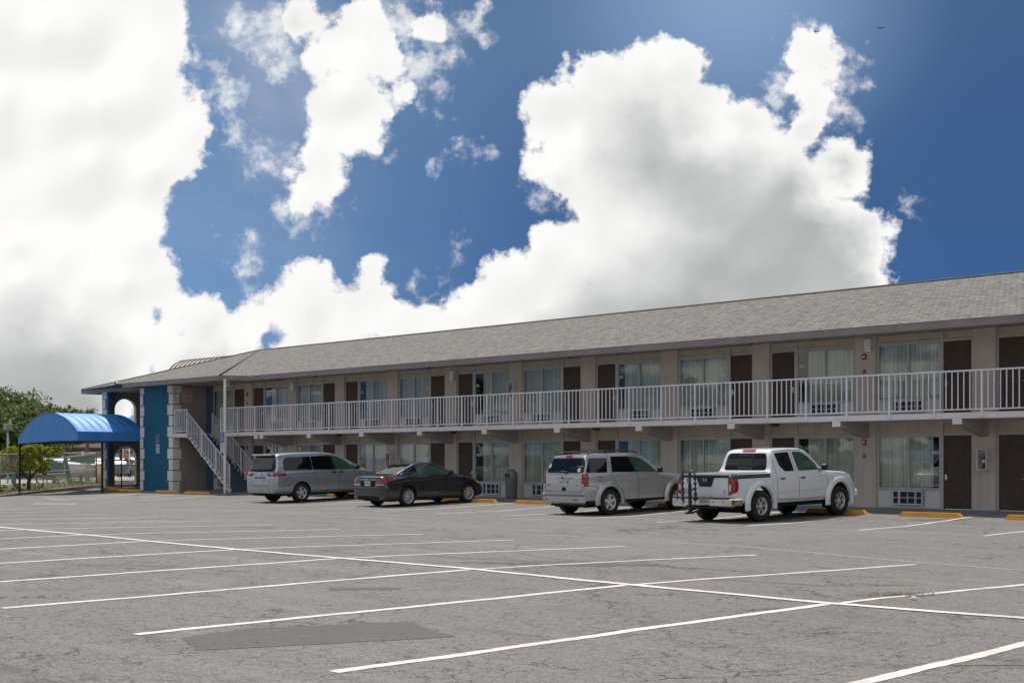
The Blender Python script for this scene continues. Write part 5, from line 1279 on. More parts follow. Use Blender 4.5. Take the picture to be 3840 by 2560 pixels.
for y, sx_ in [(0, 1), (0, -1), (2.71, 1), (2.71, -1)]:
    b = MB(); n_ = 22
    for sx in (sx_,):
        i0 = len(b.v)
        for k in range(n_ + 1):
            a = pi * (-.05 + 1.10 * k / n_)
            for rr, xx in ((.415, .86), (.42, .938), (.45, .945), (.53, .93), (.57, .895)): b.v.append((sx * xx, y + rr * cos(a), .36 + rr * sin(a)))
        for k in range(n_):
            for j in range(4): q = i0 + k * 5 + j; b.f.append((q, q + 1, q + 6, q + 5)); b.mi.append(0); b.sm.append(True)
    b.build('fender_flare', silver, S_.t)
S_.wheels(.355, .235, 1.56, .215, 'five')
S_.patch('rear_window', VM['glass'], [('B', rnd([(-.78, 1.175), (.78, 1.175), (.66, 1.52), (.60, 1.575), (-.60, 1.575), (-.66, 1.52)], .05))], off=.006, g=.04)
S_.patch('side_window', VM['glass'], sides(rnd([(-.80, 1.18), (-.05, 1.165), (.08, 1.56), (-.60, 1.56)], .03)))
S_.patch('side_window', VM['glass'], sides(rnd([(.14, 1.165), (1.03, 1.15), (.86, 1.585), (.22, 1.59)], .03)))
S_.patch('side_window', VM['green'], sides(rnd([(1.09, 1.15), (1.93, 1.12), (1.70, 1.32), (1.38, 1.52), (.94, 1.58)], .03)))
S_.patch('windscreen', VM['glass'], [('T', [(-.55, 1.45), (.55, 1.45), (.68, 2.12), (-.68, 2.12)])])
S_.patch('pillar_trim', VM['black'], sides([(1.02, 1.15), (1.10, 1.15), (.94, 1.58), (.86, 1.585)]), off=.004)
S_.seam('door_gap', VM['seam'], [(d, p) for d in 'RL' for p in ([(.10, 1.60), (.10, 1.13), (.14, .95), (.30, .80), (.52, .60), (.55, .40), (1.08, .39)], [(.90, 1.62), (1.06, 1.12), (1.10, .9), (1.08, .39), (2.05, .39), (2.14, .6), (2.13, 1.03)], [(-.915, .80), (-.55, .82), (-.45, .72)], [(-.42, .93), (-.42, 1.06), (-.30, 1.06), (-.30, .93), (-.42, .93)])] + [('B', [(-.74, 1.15), (-.74, .66), (.74, .66), (.74, 1.15)]), ('B', [(-.88, .80), (-.75, .80)])])
S_.patch('cladding', VM['black'], sides([(.50, .32), (2.24, .33), (2.24, .40), (.50, .40)]) + sides([(-.90, .33), (-.47, .33), (-.45, .42), (-.88, .42)]), off=.008)
door_handle(S_, .42, .98, silver, .16, .045); door_handle(S_, 1.30, .97, silver, .16, .045)
mirror(S_, 1.90, 1.17, VM['black'], .88)
for s_ in (1, -1):
    b = MB(); p1 = [(.73, .80), (.84, .80), (.858, 1.10), (.83, 1.155), (.74, 1.16)]; S_.proj(b, 'B', p1 if s_ > 0 else mir(p1), .008, .03); S_.proj(b, 'R' if s_ > 0 else 'L', [(-.912, .80), (-.80, .82), (-.78, 1.14), (-.90, 1.14)], .008, .03); q = b.build('tail_light', VM['red'], S_.t, fixn=False)
    b = MB(); p1 = [(.74, .81), (.81, .81), (.81, .87), (.74, .87)]; S_.proj(b, 'B', p1 if s_ > 0 else mir(p1), .011, .03); b.build('reversing_lens', VM['clear'], q, fixn=False)
S_.patch('high_brake_light', VM['red'], [('B', rect(-.13, .13, 1.595, 1.635, .008))], off=.012)
b = MB(); b.bbox(-.87, .87, -.975, -.80, .575, .625, .02); b.bbox(-.86, .86, -.965, -.85, .32, .575, .05); b.build('rear_bumper', silver, S_.t)
b = MB(); b.bbox(-.72, -.56, -.97, -.96, .43, .455, .004); b.bbox(.40, .62, -.97, -.96, .43, .455, .004); b.build('reflector', VM['red'], S_.t)
b = MB(); b.bbox(-.06, .10, -.935, -.90, .68, .78, .008); b.tube([(-.45, -.98, .30), (-.45, -.6, .30)], .03, 8); b.bbox(-.3, .86, -.93, -.85, .26, .32, .01); b.build('tow_cover', VM['under'], S_.t)
b = MB(); b.bbox(-.34, .34, -.955, -.90, 1.02, 1.085, .02); b.build('tailgate_handle', VM['chrome'], S_.t)
b = MB(); b.box(-.035, .035, -.96, -.955, 1.03, 1.075); b.build('square_badge', VM['red'], S_.t)
b = MB(); add_text(b, 'VUE', .06, Matrix.Translation((-.60, -.93, .84)) @ R); add_text(b, 'V6', .045, Matrix.Translation((.55, -.93, .84)) @ R); b.build('tailgate_lettering', VM['black'], S_.t, fixn=False)
plate(S_, .03, .93, 'G62 XNA', y=-.925)
for x, z, r_ in ((-.66, 1.36, .07), (.58, 1.25, .065), (-.76, 1.23, .045)):
    h, _ = S_.hit('B', x, z); S_.patch('window_sticker', VM['plate'], [('B', [(x + r_ * cos(2 * pi * k / 16), z + r_ * .85 * sin(2 * pi * k / 16)) for k in range(16)])], off=.01, g=.03); S_.patch('window_sticker', VM['badge'], [('B', [(x + r_ * .4 * cos(2 * pi * k / 10), z + r_ * .3 * sin(2 * pi * k / 10)) for k in range(10)])], off=.012, g=.02)
S_.patch('window_sticker', mat('pink_sticker', (.5, .12, .15), .5), [('B', rect(.48, .69, 1.335, 1.36))], off=.011, g=.03)
b = MB(); h, _ = S_.hit('B', .0, 1.2); b.tube([(.12, h.y - .03, 1.20), (-.05, h.y - .035, 1.225), (-.3, h.y - .03, 1.19)], .012, 5); b.bbox(.02, .16, h.y - .05, h.y - .0, 1.16, 1.22, .01); b.build('rear_wiper', VM['black'], S_.t)
for sx in (1, -1):
    b = MB(); b.tube([(sx * .60, -.55, 1.655), (sx * .60, -.47, 1.715), (sx * .60, -.30, 1.735), (sx * .60, .8, 1.755), (sx * .60, 1.25, 1.70), (sx * .60, 1.35, 1.66)], .017, 7); b.box(sx * .585, sx * .615, .1, .14, 1.68, 1.74); b.build('roof_rail', VM['black'], S_.t)
b = MB(); b.bbox(-.60, .60, -.36, -.30, 1.715, 1.74, .01); b.bbox(-.60, .60, .62, .68, 1.73, 1.755, .01); b.build('cross_bar', VM['black'], S_.t)
S_.patch('headlight', VM['clear'], [('R', rnd([(3.25, .70), (3.55, .62), (3.5, .74), (3.25, .84)], .02)), ('L', rnd([(3.25, .70), (3.55, .62), (3.5, .74), (3.25, .84)], .02))])
b = MB(); b.tube([(-.7, 0, .355), (.7, 0, .355)], .05, 8); b.bbox(-.7, .7, -.7, .3, .22, .34, .04); b.build('axle', VM['under'], S_.t)

# ================= dark coupe
Cp = Car('coupe', 'dark grey two door coupe parked between the minivan and the silver suv', -32.84, -6.10, 2.62, rot=-.03)
dark = paint('dark_grey_coupe_paint', (.030, .031, .043), .55, .22, .25)
st = [(-.975, .34, .62, .64, .60, .50), (-.96, .26, .80, .86, .74, .62), (-.92, .22, .88, .97, .82, .66), (-.84, .21, .90, 1.0, .845, .68), (-.6, .20, .92, 1.005, .865, .68), (-.35, .20, .935, 1.03, .872, .66), (-.1, .20, .945, 1.13, .876, .60), (.25, .19, .95, 1.27, .877, .56), (.6, .19, .95, 1.37, .877, .55), (1.0, .19, .95, 1.40, .877, .56), (1.3, .19, .945, 1.385, .877, .56),
      (1.6, .19, .94, 1.30, .875, .58), (2.0, .19, .92, 1.12, .872, .64), (2.3, .19, .89, .985, .868, .70), (2.55, .2, .84, .94, .862, .70), (2.9, .2, .76, .87, .85, .66), (3.2, .21, .66, .76, .80, .6), (3.38, .24, .55, .63, .72, .54), (3.48, .28, .44, .5, .58, .42)]
Cp.body(st, dark, [(0, .32, .36), (2.62, .32, .36)], .877, step=.045, roofr=.05)
Cp.wheels(.315, .21, 1.53, .215, 'ten')
Cp.patch('rear_window', VM['glass'], [('T', rnd([(-.56, -.40), (.56, -.40), (.50, .30), (.44, .50), (-.44, .50), (-.50, .30)], .05))], off=.005)
Cp.patch('side_window', VM['glass'], sides(rnd([(.06, .99), (.52, .985), (.50, 1.24), (.42, 1.25)], .03)))
Cp.patch('side_window', VM['green'], sides(rnd([(.56, .985), (1.88, .97), (1.62, 1.14), (1.30, 1.27), (.95, 1.31), (.55, 1.27)], .04)))
Cp.patch('windscreen', VM['glass'], [('T', [(-.46, 1.45), (.46, 1.45), (.62, 2.18), (-.62, 2.18)])])
Cp.seam('door_gap', VM['seam'], [(d, p) for d in 'RL' for p in ([(.50, .97), (.58, .7), (.62, .45), (.62, .27), (1.98, .25), (2.06, .5), (2.03, .92)], [(-.60, .60), (-.30, .66)])] + [('B', [(-.70, .60), (-.68, .86)]), ('B', [(.68, .86), (.70, .60), (-.70, .60)])])
Cp.seam('side_crease', mat('crease_highlight', (.10, .095, .12), .3, .5, var=0), [(d, [(-.55, .80), (.4, .83), (1.9, .76)]) for d in 'RL'], .014)
door_handle(Cp, .72, .86, dark, .18, .03); mirror(Cp, 1.82, 1.03, dark, .84)
for s_ in (1, -1):
    b = MB(); p1 = rnd([(.44, .74), (.80, .76), (.84, .93), (.56, .93)], .02); Cp.proj(b, 'B', p1 if s_ > 0 else mir(p1), .006, .03); Cp.proj(b, 'R' if s_ > 0 else 'L', rnd([(-.95, .76), (-.80, .80), (-.55, .93), (-.92, .94)], .02), .006, .03); q = b.build('tail_light', VM['red'], Cp.t, fixn=False)
    b = MB(); p1 = [(.42, .715), (.78, .725), (.80, .755), (.44, .745)]; Cp.proj(b, 'B', p1 if s_ > 0 else mir(p1), .009, .03); b.build('reversing_lens', VM['clear'], q, fixn=False)
Cp.patch('number_recess', VM['under'], [('B', rnd([(-.36, .67), (.36, .67), (.40, .86), (-.40, .86)], .03))], off=.003, g=.03)
b = MB(); b.box(-.055, -.035, -1.0, -.975, .87, .93); b.box(.035, .055, -1.0, -.975, .87, .93); b.box(-.035, .035, -1.0, -.975, .892, .908); b.build('letter_badge', VM['badge'], Cp.t)
Cp.patch('chrome_strip', VM['chrome'], [('B', rect(-.42, -.10, .875, .905)), ('B', rect(.10, .42, .875, .905))], off=.006, g=.03)
plate(Cp, -.0, .77, 'BF5 S2K', y=-.985)
Cp.patch('rear_bumper', VM['under'], [('B', rnd([(-.58, .25), (.58, .25), (.50, .36), (-.50, .36)], .03))], off=.006, g=.04)
b = MB(); b.bbox(.46, .72, -.965, -.94, .515, .54, .004); b.bbox(-.72, -.46, -.965, -.94, .515, .54, .004); b.build('reflector', VM['red'], Cp.t)
Cp.seam('bumper_lip', mat('lip_highlight', (.12, .14, .2), .2, .6, var=0), [('B', [(-.72, .42), (-.50, .40), (.50, .40), (.60, .33), (.78, .36)])], .02, .008)
Cp.patch('side_marker', VM['amber'], sides(rnd([(3.02, .66), (3.24, .60), (3.22, .66), (3.0, .74)], .01)), off=.008, g=.03)
Cp.patch('headlight', VM['clear'], [('F', rnd([(.45, .58), (.75, .60), (.76, .68), (.5, .66)], .02)), ('F', rnd([(-.75, .60), (-.45, .58), (-.5, .66), (-.76, .68)], .02))])
b = MB(); b.bbox(-.7, .7, -.6, 2.4, .17, .2, .01); b.tube([(-.7, 0, .315), (.7, 0, .315)], .04, 8); b.build('axle', VM['under'], Cp.t)

# ================= silver minivan
V = Car('minivan', 'silver minivan with long dark side windows, leftmost parked vehicle beside the stairs', -38.80, -6.00, 3.03, rot=-.03)
van = paint('silver_blue_minivan_paint', (.33, .36, .40), .65, .30, .10)
st = [(-1.10, .42, .72, .74, .74, .62), (-1.09, .36, .90, .96, .86, .72), (-1.06, .34, 1.04, 1.10, .92, .76), (-1.02, .33, 1.09, 1.18, .945, .76), (-.95, .32, 1.11, 1.40, .96, .72), (-.89, .32, 1.11, 1.60, .965, .70), (-.85, .32, 1.115, 1.70, .97, .70), (-.7, .31, 1.12, 1.73, .978, .71), (.0, .30, 1.12, 1.765, .985, .72), (.8, .30, 1.12, 1.77, .985, .72), (1.4, .30, 1.11, 1.735, .985, .71), (1.9, .30, 1.10, 1.62, .98, .70),
      (2.4, .30, 1.08, 1.40, .975, .70), (2.8, .30, 1.05, 1.21, .97, .74), (3.0, .31, 1.01, 1.12, .965, .78), (3.3, .32, .93, 1.04, .95, .76), (3.6, .33, .83, .93, .91, .72), (3.82, .36, .70, .79, .82, .64), (3.94, .40, .56, .62, .70, .54)]
V.body(st, van, [(0, .35, .40), (3.03, .35, .40)], .985, step=.05)
V.wheels(.345, .225, 1.72, .215, 'five_pair')
V.patch('rear_window', VM['glass'], [('B', rnd([(-.84, 1.13), (-.30, 1.11), (.30, 1.11), (.84, 1.13), (.70, 1.52), (.66, 1.60), (-.66, 1.60), (-.72, 1.52)], .06))], off=.006, g=.04)
V.patch('side_window', VM['glass'], sides(rnd([(-.70, 1.14), (.53, 1.13), (.52, 1.62), (-.50, 1.61), (-.66, 1.5)], .07)))
V.patch('side_window', VM['glass'], sides(rnd([(.55, 1.13), (1.52, 1.12), (1.40, 1.62), (.54, 1.62)], .02)))
V.patch('side_window', VM['green'], sides(rnd([(1.57, 1.12), (2.42, 1.11), (2.30, 1.26), (2.0, 1.46), (1.72, 1.58), (1.46, 1.61)], .03)))
V.patch('side_window', VM['green'], sides(rnd([(2.48, 1.11), (2.74, 1.10), (2.46, 1.24)], .01)), g=.03)
V.patch('pillar_trim', VM['black'], sides([(1.51, 1.12), (1.58, 1.12), (1.47, 1.61), (1.39, 1.62)]) + sides([(2.42, 1.11), (2.48, 1.11), (2.46, 1.25), (2.34, 1.33)]), off=.004)
V.patch('windscreen', VM['glass'], [('T', [(-.58, 1.78), (.58, 1.78), (.72, 2.85), (-.72, 2.85)])])
V.seam('door_gap', VM['seam'], [(d, p) for d in 'RL' for p in ([(.54, 1.12), (.56, .95), (.70, .62), (.78, .40), (1.62, .39)], [(1.56, 1.12), (1.60, .9), (1.62, .39), (2.5, .38), (2.6, .6), (2.62, 1.05)], [(-.64, 1.02), (1.5, 1.05)])] + [('B', [(-.62, 1.08), (-.58, .72), (-.50, .62), (.50, .62), (.58, .72), (.62, 1.08)])])
V.seam('door_gap', VM['seam'], [(d, [(-.95, .60), (-.4, .66)]) for d in 'RL'])
door_handle(V, 1.42, 1.02, VM['black'], .19, .04); door_handle(V, 1.74, 1.02, VM['black'], .19, .04); mirror(V, 2.42, 1.18, VM['black'], .97)
for s_ in (1, -1):
    b = MB(); p1 = rnd([(.42, 1.05), (.50, .955), (.92, .955), (.92, 1.075), (.76, 1.12)], .02); V.proj(b, 'B', p1 if s_ > 0 else mir(p1), .008, .03); V.proj(b, 'R' if s_ > 0 else 'L', rnd([(-1.07, .955), (-.66, .965), (-.60, 1.055), (-.9, 1.06), (-1.06, 1.10)], .015), .008, .03); q = b.build('tail_light', VM['red'], V.t, fixn=False)
    b = MB(); p1 = [(.56, 1.03), (.80, 1.04), (.78, 1.085), (.66, 1.085)]; V.proj(b, 'B', p1 if s_ > 0 else mir(p1), .011, .03); b.build('reversing_lens', VM['clear'], q, fixn=False)
V.patch('licence_recess', VM['under'], [('B', rect(-.36, .36, .885, .925, .01))], off=.006, g=.03)
V.patch('bumper_lip', VM['chrome'], [('B', rect(-.60, -.36, .595, .61))], off=.006, g=.03)
b = MB(); b.bbox(-.64, .64, -1.02, -.82, 1.675, 1.735, .022); b.build('spoiler', van, V.t)
V.patch('spoiler_shadow', VM['under'], [('B', rect(-.62, .62, 1.605, 1.665, .01))], off=.005, g=.04)
b = MB(); yb = -1.13; b.faces([(r * 1.35 * cos(a), yb, 1.0 + r * sin(a)) for r in (.055, .044) for a in [2 * pi * k / 20 for k in range(20)]], [(k, (k + 1) % 20, 20 + (k + 1) % 20, 20 + k) for k in range(20)])
b.faces([(r * .75 * cos(a), yb, 1.0 + r * sin(a)) for r in (.052, .042) for a in [2 * pi * k / 16 for k in range(16)]], [(k, (k + 1) % 16, 16 + (k + 1) % 16, 16 + k) for k in range(16)]); b.build('oval_badge', VM['badge'], V.t)
plate(V, .05, .78, 'T B1', y=-1.10)
b = MB(); h, _ = V.hit('B', 0, 1.15); b.tube([(.02, h.y - .03, 1.14), (-.18, h.y - .035, 1.17), (-.42, h.y - .02, 1.15)], .010, 5); b.build('rear_wiper', VM['black'], V.t)
b = MB(); b.prism([(-.72, 1.73), (-.55, 1.74), (-.68, 1.80)], -.012, .012, 'x'); b.build('antenna_fin', van, V.t)
b = MB(); b.bbox(-.84, .84, -.9, 2.7, .25, .3, .02); b.tube([(-.8, 0, .345), (.8, 0, .345)], .05, 8); b.box(.74, .95, -.47, -.45, .20, .40); b.build('axle', VM['under'], V.t)
V.patch('headlight', VM['clear'], [('F', rnd([(.5, .72), (.8, .74), (.8, .86), (.55, .84)], .02)), ('F', rnd([(-.8, .74), (-.5, .72), (-.55, .84), (-.8, .86)], .02))])
# ------------------------------------------------------------------ planting and background
def leafquad(b, c, s, rnd_=random):
    n_ = Vector((random.gauss(0, 1), random.gauss(0, 1), random.gauss(.3, 1))).normalized(); a = n_.cross(Vector((random.random(), random.random(), random.random()))).normalized(); d = n_.cross(a)
    l, w_ = s * random.uniform(.6, 1.3), s * random.uniform(.35, .7); c = Vector(c)
    b.quad(c - a * l, c - d * w_ + a * l * .1, c + a * l, c + d * w_ + a * l * .1)
def crown(blobs, nleaf, size, clumps=.55):
    """blobs: (x,y,z,rx,ry,rz); leaves gathered in clumps on the shell and through the volume"""
    b = MB(); tot = sum(rx * rz for _, _, _, rx, ry, rz in blobs)
    for x, y, z, rx, ry, rz in blobs:
        k = int(nleaf * rx * rz / tot); cl = max(6, k // 34)
        for _ in range(cl):
            u_ = Vector((random.gauss(0, 1), random.gauss(0, 1), random.gauss(.15, 1))).normalized() * random.uniform(.55, 1.04)
            c = Vector((x + u_.x * rx, y + u_.y * ry, z + u_.z * rz)); cr = min(rx, rz) * random.uniform(.14, .30)
            for _ in range(k // cl):
                q = Vector((random.gauss(0, 1), random.gauss(0, 1), random.gauss(0, .7))) * cr * .6; leafquad(b, c + q, size)
    return b
def tree(name, label, base, trunk, blobs, nleaf, size, leaf, group=None, branches=True):
    t = thing(name, label, 'tree', base, group=group)
    b = MB()
    for pts, r0, r1 in trunk: k = len(pts); b.tube(pts, r0, 8, radii=[r0 + (r1 - r0) * i / (k - 1) for i in range(k)])
    b.build('trunk', M['bark'], t)
    crown(blobs, nleaf, size).build('crown', leaf, t, fixn=False)
    return t
def big_tree(x, y, h, wd, label, n_=15000, size=.18, seed=1):
    random.seed(seed); z0 = -.2; bl = []
    for i in range(9):
        a = random.uniform(0, 2 * pi); r = wd * .33 * random.random() ** .5; zz = z0 + h * random.uniform(.35, .82); s = wd * random.uniform(.2, .33)
        bl.append((x + r * cos(a), y + r * sin(a), zz, s, s, s * .8))
    bl.append((x, y, z0 + h * .84, wd * .27, wd * .27, h * .16)); bl.append((x - wd * .2, y - wd * .2, z0 + h * .74, wd * .22, wd * .22, h * .2)); bl.append((x + wd * .2, y + wd * .2, z0 + h * .72, wd * .22, wd * .22, h * .2)); bl.append((x, y, z0 + h * .45, wd * .42, wd * .4, h * .25))
    tr = [([(x, y, z0), (x + .1, y, z0 + h * .3), (x, y + .2, z0 + h * .7)], .32, .1)] + [([(x, y, z0 + h * .3), (q[0], q[1], q[2])], .14, .04) for q in bl[:6]]
    return tree('broadleaf_tree', label, (x, y, z0), tr, bl, n_, size, M['leafdark'], 'dark trees beyond the fence')
def at(px, py, Zc):           # world point seen at a photo pixel, Zc metres in front of the lens
    xc_ = (px - 1920) / 4900 * Zc; return (xc_ * cos(TH) - Zc * sin(TH), Zc * cos(TH) + xc_ * sin(TH) - 34, 1.47 - (py - 1729) * Zc / 4900)
for i, (px, top, Zc, wd, lab) in enumerate([(-30, 1470, 125, 11, 'tallest dark green tree at the left edge of the photo'), (38, 1500, 130, 8, 'dark green tree just right of the tallest one at the left edge'), (85, 1497, 122, 7.5, 'dark tree with thin feathery top above the lamp head'), (125, 1545, 128, 6, 'lower dark tree sloping down to the awning'), (180, 1525, 150, 7.5, 'round tree top showing above the left of the blue awning'),
        (238, 1527, 150, 8.5, 'broad tree top showing above the middle of the blue awning'), (60, 1585, 112, 9, 'dark bushy tree low behind the lamp post'), (-70, 1560, 110, 9, 'dark bushy tree outside the left edge behind the salmon building')]):
    x, y, z = at(px, top + (22 if i < 3 else -8 if i in (4, 5) else 0), Zc); big_tree(x, y, z + .2, wd, lab, seed=20 + i)
random.seed(5)
# dark tree belt far behind the neighbouring buildings
b = MB()
for i in range(5200):
    px = random.uniform(200, 560); Zc = random.uniform(150, 158); x, y, z = at(px, 0, Zc); hh = 2.6 + 1.2 * sin(px * .035) + .7 * sin(px * .11)
    leafquad(b, (x, y, random.uniform(-.3, hh)), .45)
tag(b.build('far_tree_belt', M['leafdark'], fixn=False), 'low dark belt of far trees behind the parked cars and the arch', 'trees', kind='stuff')
# small bright tree by the fence
random.seed(11)
bx_, by_ = -66.4, -2.6
tree('crape_myrtle', 'small yellow green tree with forked trunk beside the chain link fence', (bx_, by_, -.05),
    [([(bx_, by_, -.1), (bx_ - .03, by_, .35), (bx_ + .04, by_ + .02, .55)], .11, .09), ([(bx_, by_, .5), (bx_ - .5, by_ - .3, 1.1), (bx_ - .9, by_ - .5, 1.8)], .07, .03), ([(bx_ + .03, by_, .5), (bx_ + .4, by_ + .35, 1.1), (bx_ + .5, by_ + .6, 2.)], .07, .025), ([(bx_, by_, .52), (bx_ + .05, by_ + .1, 1.3), (bx_ - .1, by_ + .2, 2.2)], .05, .02)],
    [(bx_ - 1.0, by_ - .9, 1.45, .75, .75, .38), (bx_ - .6, by_ - .5, 1.95, .7, .7, .3), (bx_ + .1, by_ + .2, 2.05, .7, .7, .35), (bx_ + .8, by_ + .9, 1.95, .55, .55, .32), (bx_ - 1.6, by_ - 1.5, 1.6, .6, .6, .35), (bx_ - 2.1, by_ - 2.0, 1.3, .5, .5, .35), (bx_ + .3, by_ + .3, 1.35, .7, .7, .42), (bx_ - .5, by_ - .4, 1.15, .6, .6, .35), (bx_ - 1.5, by_ - 1.4, 1.05, .5, .5, .3), (bx_ + 1.0, by_ + 1.1, 2.35, .3, .3, .14), (bx_ - .2, by_ - .1, 2.5, .25, .25, .14), (bx_ + .6, by_ + .6, 1.0, .3, .3, .25)], 20000, .055, M['leafbright'])
def shrub(x, y, r, label):
    t = thing('shrub', label, 'shrub', (x, y, kz((x, y)) + .08), group='golden shrubs along the kerb'); z = kz((x, y)) + .08
    crown([(x, y, z + r * .55, r, r, r * .6)], 420, .055).build('leaves', M['leafshrub'], t, fixn=False); b = MB()
    for i in range(5): b.tube([(x, y, z), (x + random.uniform(-r, r) * .5, y + random.uniform(-r, r) * .5, z + r * .7)], .01, 4)
    b.build('stem', M['bark'], t)
for x, y, r, lab in [(-63.6, -5.4, .42, 'golden shrub on the kerb left of the awning pole, wider one'), (-63.0, -6.0, .36, 'golden shrub nearest the left edge of the photo'), (-66.3, -3.2, .36, 'golden shrub just right of the left awning pole'), (-69.1, -.9, .36, 'golden shrub at the first fence post'), (-72.6, 2.1, .38, 'golden shrub between the leaning panels'), (-75.2, 4.2, .38, 'golden shrub under the grey birdbath'), (-76.2, 5.4, .22, 'smallest yellowish shrub near the fence end post')]:
    shrub(x, y, r, lab)
# chain link fence on a 45 degree line
FP = [(-60.0, -9.5), (-64.5, -5.0), (-69.1, -.5), (-75.0, 5.8)]
fz = lambda p: kz(p) + .02
F = thing('chain_link_fence', 'chain link fence with two pale rails running behind the small tree', 'fence', (-69.1, -.5, -.05))
for i, p in enumerate(FP):
    z = fz(p); b = MB(); b.tube([(p[0], p[1], z), (p[0], p[1], z + 2.02)], .045 if i == 3 else .03, 8); b.lathe([(.05, z + 2.02), (.05, z + 2.05), (.001, z + 2.1)], (p[0], p[1], 0), n=10); b.build('post', M['galv'] if i != 3 else mat('rusty_post', (.18, .10, .08), .8), F)
for hh in (1.98, .98):
    b = MB(); b.tube([(p[0], p[1], fz(p) + hh) for p in FP], .024, 7); b.build('rail', M['galv'], F)
b = MB(); 
def fpt(s):
    L = 0
    for p, q in zip(FP[:-1], FP[1:]):
        l = math.hypot(q[0] - p[0], q[1] - p[1])
        if s <= L + l or q is FP[-1]: t = min(1, (s - L) / l); return p[0] + (q[0] - p[0]) * t, p[1] + (q[1] - p[1]) * t
        L += l
tot = sum(math.hypot(q[0] - p[0], q[1] - p[1]) for p, q in zip(FP[:-1], FP[1:])); s = -1.95
while s < tot:
    for dr in (1, -1):
        s0, s1 = (s, s + 1.95) if dr > 0 else (s + 1.95, s); za, zb = 0., 1.95
        A_, B_ = [s0, za], [s1, zb]
        def clip(A_, B_):
            for P_, Q_ in ((A_, B_), (B_, A_)):
                if P_[0] < 0: t = (0 - P_[0]) / (Q_[0] - P_[0]); P_[1] += (Q_[1] - P_[1]) * t; P_[0] = 0
                if P_[0] > tot: t = (tot - P_[0]) / (Q_[0] - P_[0]); P_[1] += (Q_[1] - P_[1]) * t; P_[0] = tot
        if max(s0, s1) <= 0 or min(s0, s1) >= tot: continue
        clip(A_, B_); a = fpt(A_[0]); c = fpt(B_[0]); b.tube([(a[0], a[1], fz(a) + A_[1]), (c[0], c[1], fz(c) + B_[1])], .0022, 3, cap=False)
    s += .085
b.build('wire_mesh', M['galv'], F, fixn=False)
# second fence behind with sagging rails, green windscreen and leaning panels
G2 = thing('sagging_fence', 'old fence with sagging rails and torn green windscreen behind the chain link', 'fence', (-84, 6, 0))
def A(px, py, Z_): return at(px, py, Z_)
def tubep(name, pts, r, m, par): b = MB(); b.tube(pts, r, 6); return b.build(name, m, par)
tubep('rail', [A(166, 1723, 84), A(200, 1722, 85), (A(232, 1715, 85.5)), A(238, 1710, 86), A(250, 1714, 86), A(320, 1704, 88), A(357, 1699, 89)], .03, M['galv'], G2)
tubep('rail', [A(120, 1777, 84), A(200, 1777, 85), A(240, 1773, 86), A(300, 1768, 87), A(357, 1760, 89)], .025, M['galv'], G2)
tubep('rail', [A(258, 1730, 86), A(300, 1735, 87), A(380, 1737, 89)], .02, M['galv'], G2)
def quadpix(b, pts, Z_): b.quad(*[A(x, y, Z_) for x, y in pts])
for q_, z_ in (([(140, 1729), (240, 1731), (243, 1770), (212, 1783), (140, 1779)], 87), ([(262, 1714), (357, 1704), (357, 1738), (262, 1732)], 88), ([(0, 1762), (66, 1766), (66, 1779), (0, 1780)], 90)):
    b = MB(); quadpix(b, q_, z_); b.build('windscreen_cloth', M['green'], G2)
for pts, nm in (([(238, 1709), (250, 1716), (258, 1745), (268, 1790), (277, 1826), (256, 1824), (247, 1780)], 0), ([(136, 1775), (141, 1800), (142, 1822), (136, 1822), (134, 1795)], 1), ([(170, 1780), (178, 1802), (184, 1829), (179, 1829), (174, 1806)], 1), ([(192, 1780), (199, 1800), (205, 1826), (200, 1826), (195, 1803)], 1), ([(42, 1778), (60, 1778), (60, 1832), (42, 1832)], 0)):
    b = MB(); i0 = len(b.v); Z_ = 83 if nm else 84; n0 = len(pts)
    b.faces([A(x, y, Z_) for x, y in pts] + [A(x, y, Z_ + .06) for x, y in pts], [tuple(range(n0)), tuple(range(n0, 2 * n0))[::-1]] + [(k, (k + 1) % n0, n0 + (k + 1) % n0, n0 + k) for k in range(n0)])
    t = thing('windscreen_board' if not nm else 'timber_post', {0: 'green leaning fence panel', 1: 'dark leaning post'}[nm], 'fence panel' if not nm else 'post', A(pts[3][0], pts[3][1], Z_))
    t['label'] = {238: 'tall green cloth covered panel leaning right of the fence middle', 136: 'dark leaning post nearest the small tree trunk', 170: 'middle dark leaning post behind the chain link', 192: 'right dark leaning post behind the chain link', 42: 'upright dark green panel behind the left awning pole'}[pts[0][0]]
    b.build('board', M['green'] if nm == 0 else mat('dark_green_grey', (.05, .075, .06), .8), t)
def pickets(name, label, pL, pR, hz, n_, m, th=.03):
    """white railing between two ground points"""
    t = thing(name, label, 'fence', pL); L = Vector(pL); R_v = Vector(pR); d = R_v - L
    b = MB(); b.tube([L + Vector((0, 0, hz)), R_v + Vector((0, 0, hz))], .035, 6); b.build('top_rail', m, t); b = MB(); b.tube([L + Vector((0, 0, .12)), R_v + Vector((0, 0, .12))], .025, 6); b.build('bottom_rail', m, t)
    b = MB()
    for i in range(n_ + 1): p = L + d * i / n_; b.tube([p + Vector((0, 0, .05)), p + Vector((0, 0, hz))], th * .5, 4)
    b.build('picket', m, t); return t
M['whitefence'] = mat('cream_metal_fence', (.55, .52, .45), .5, var=.1)
pickets('picket_fence', 'pale metal picket fence with many uprights left of the fence end post', A(211, 1812, 88), A(352, 1818, 86), 1.32, 40, M['whitefence'])
pickets('picket_gate', 'cream picket gate between the fence end post and the awning pole', A(361, 1817, 82), A(384, 1816, 82), 1.27, 6, mat('sunlit_cream_metal', (.75, .62, .40), .5, var=.05), .06)
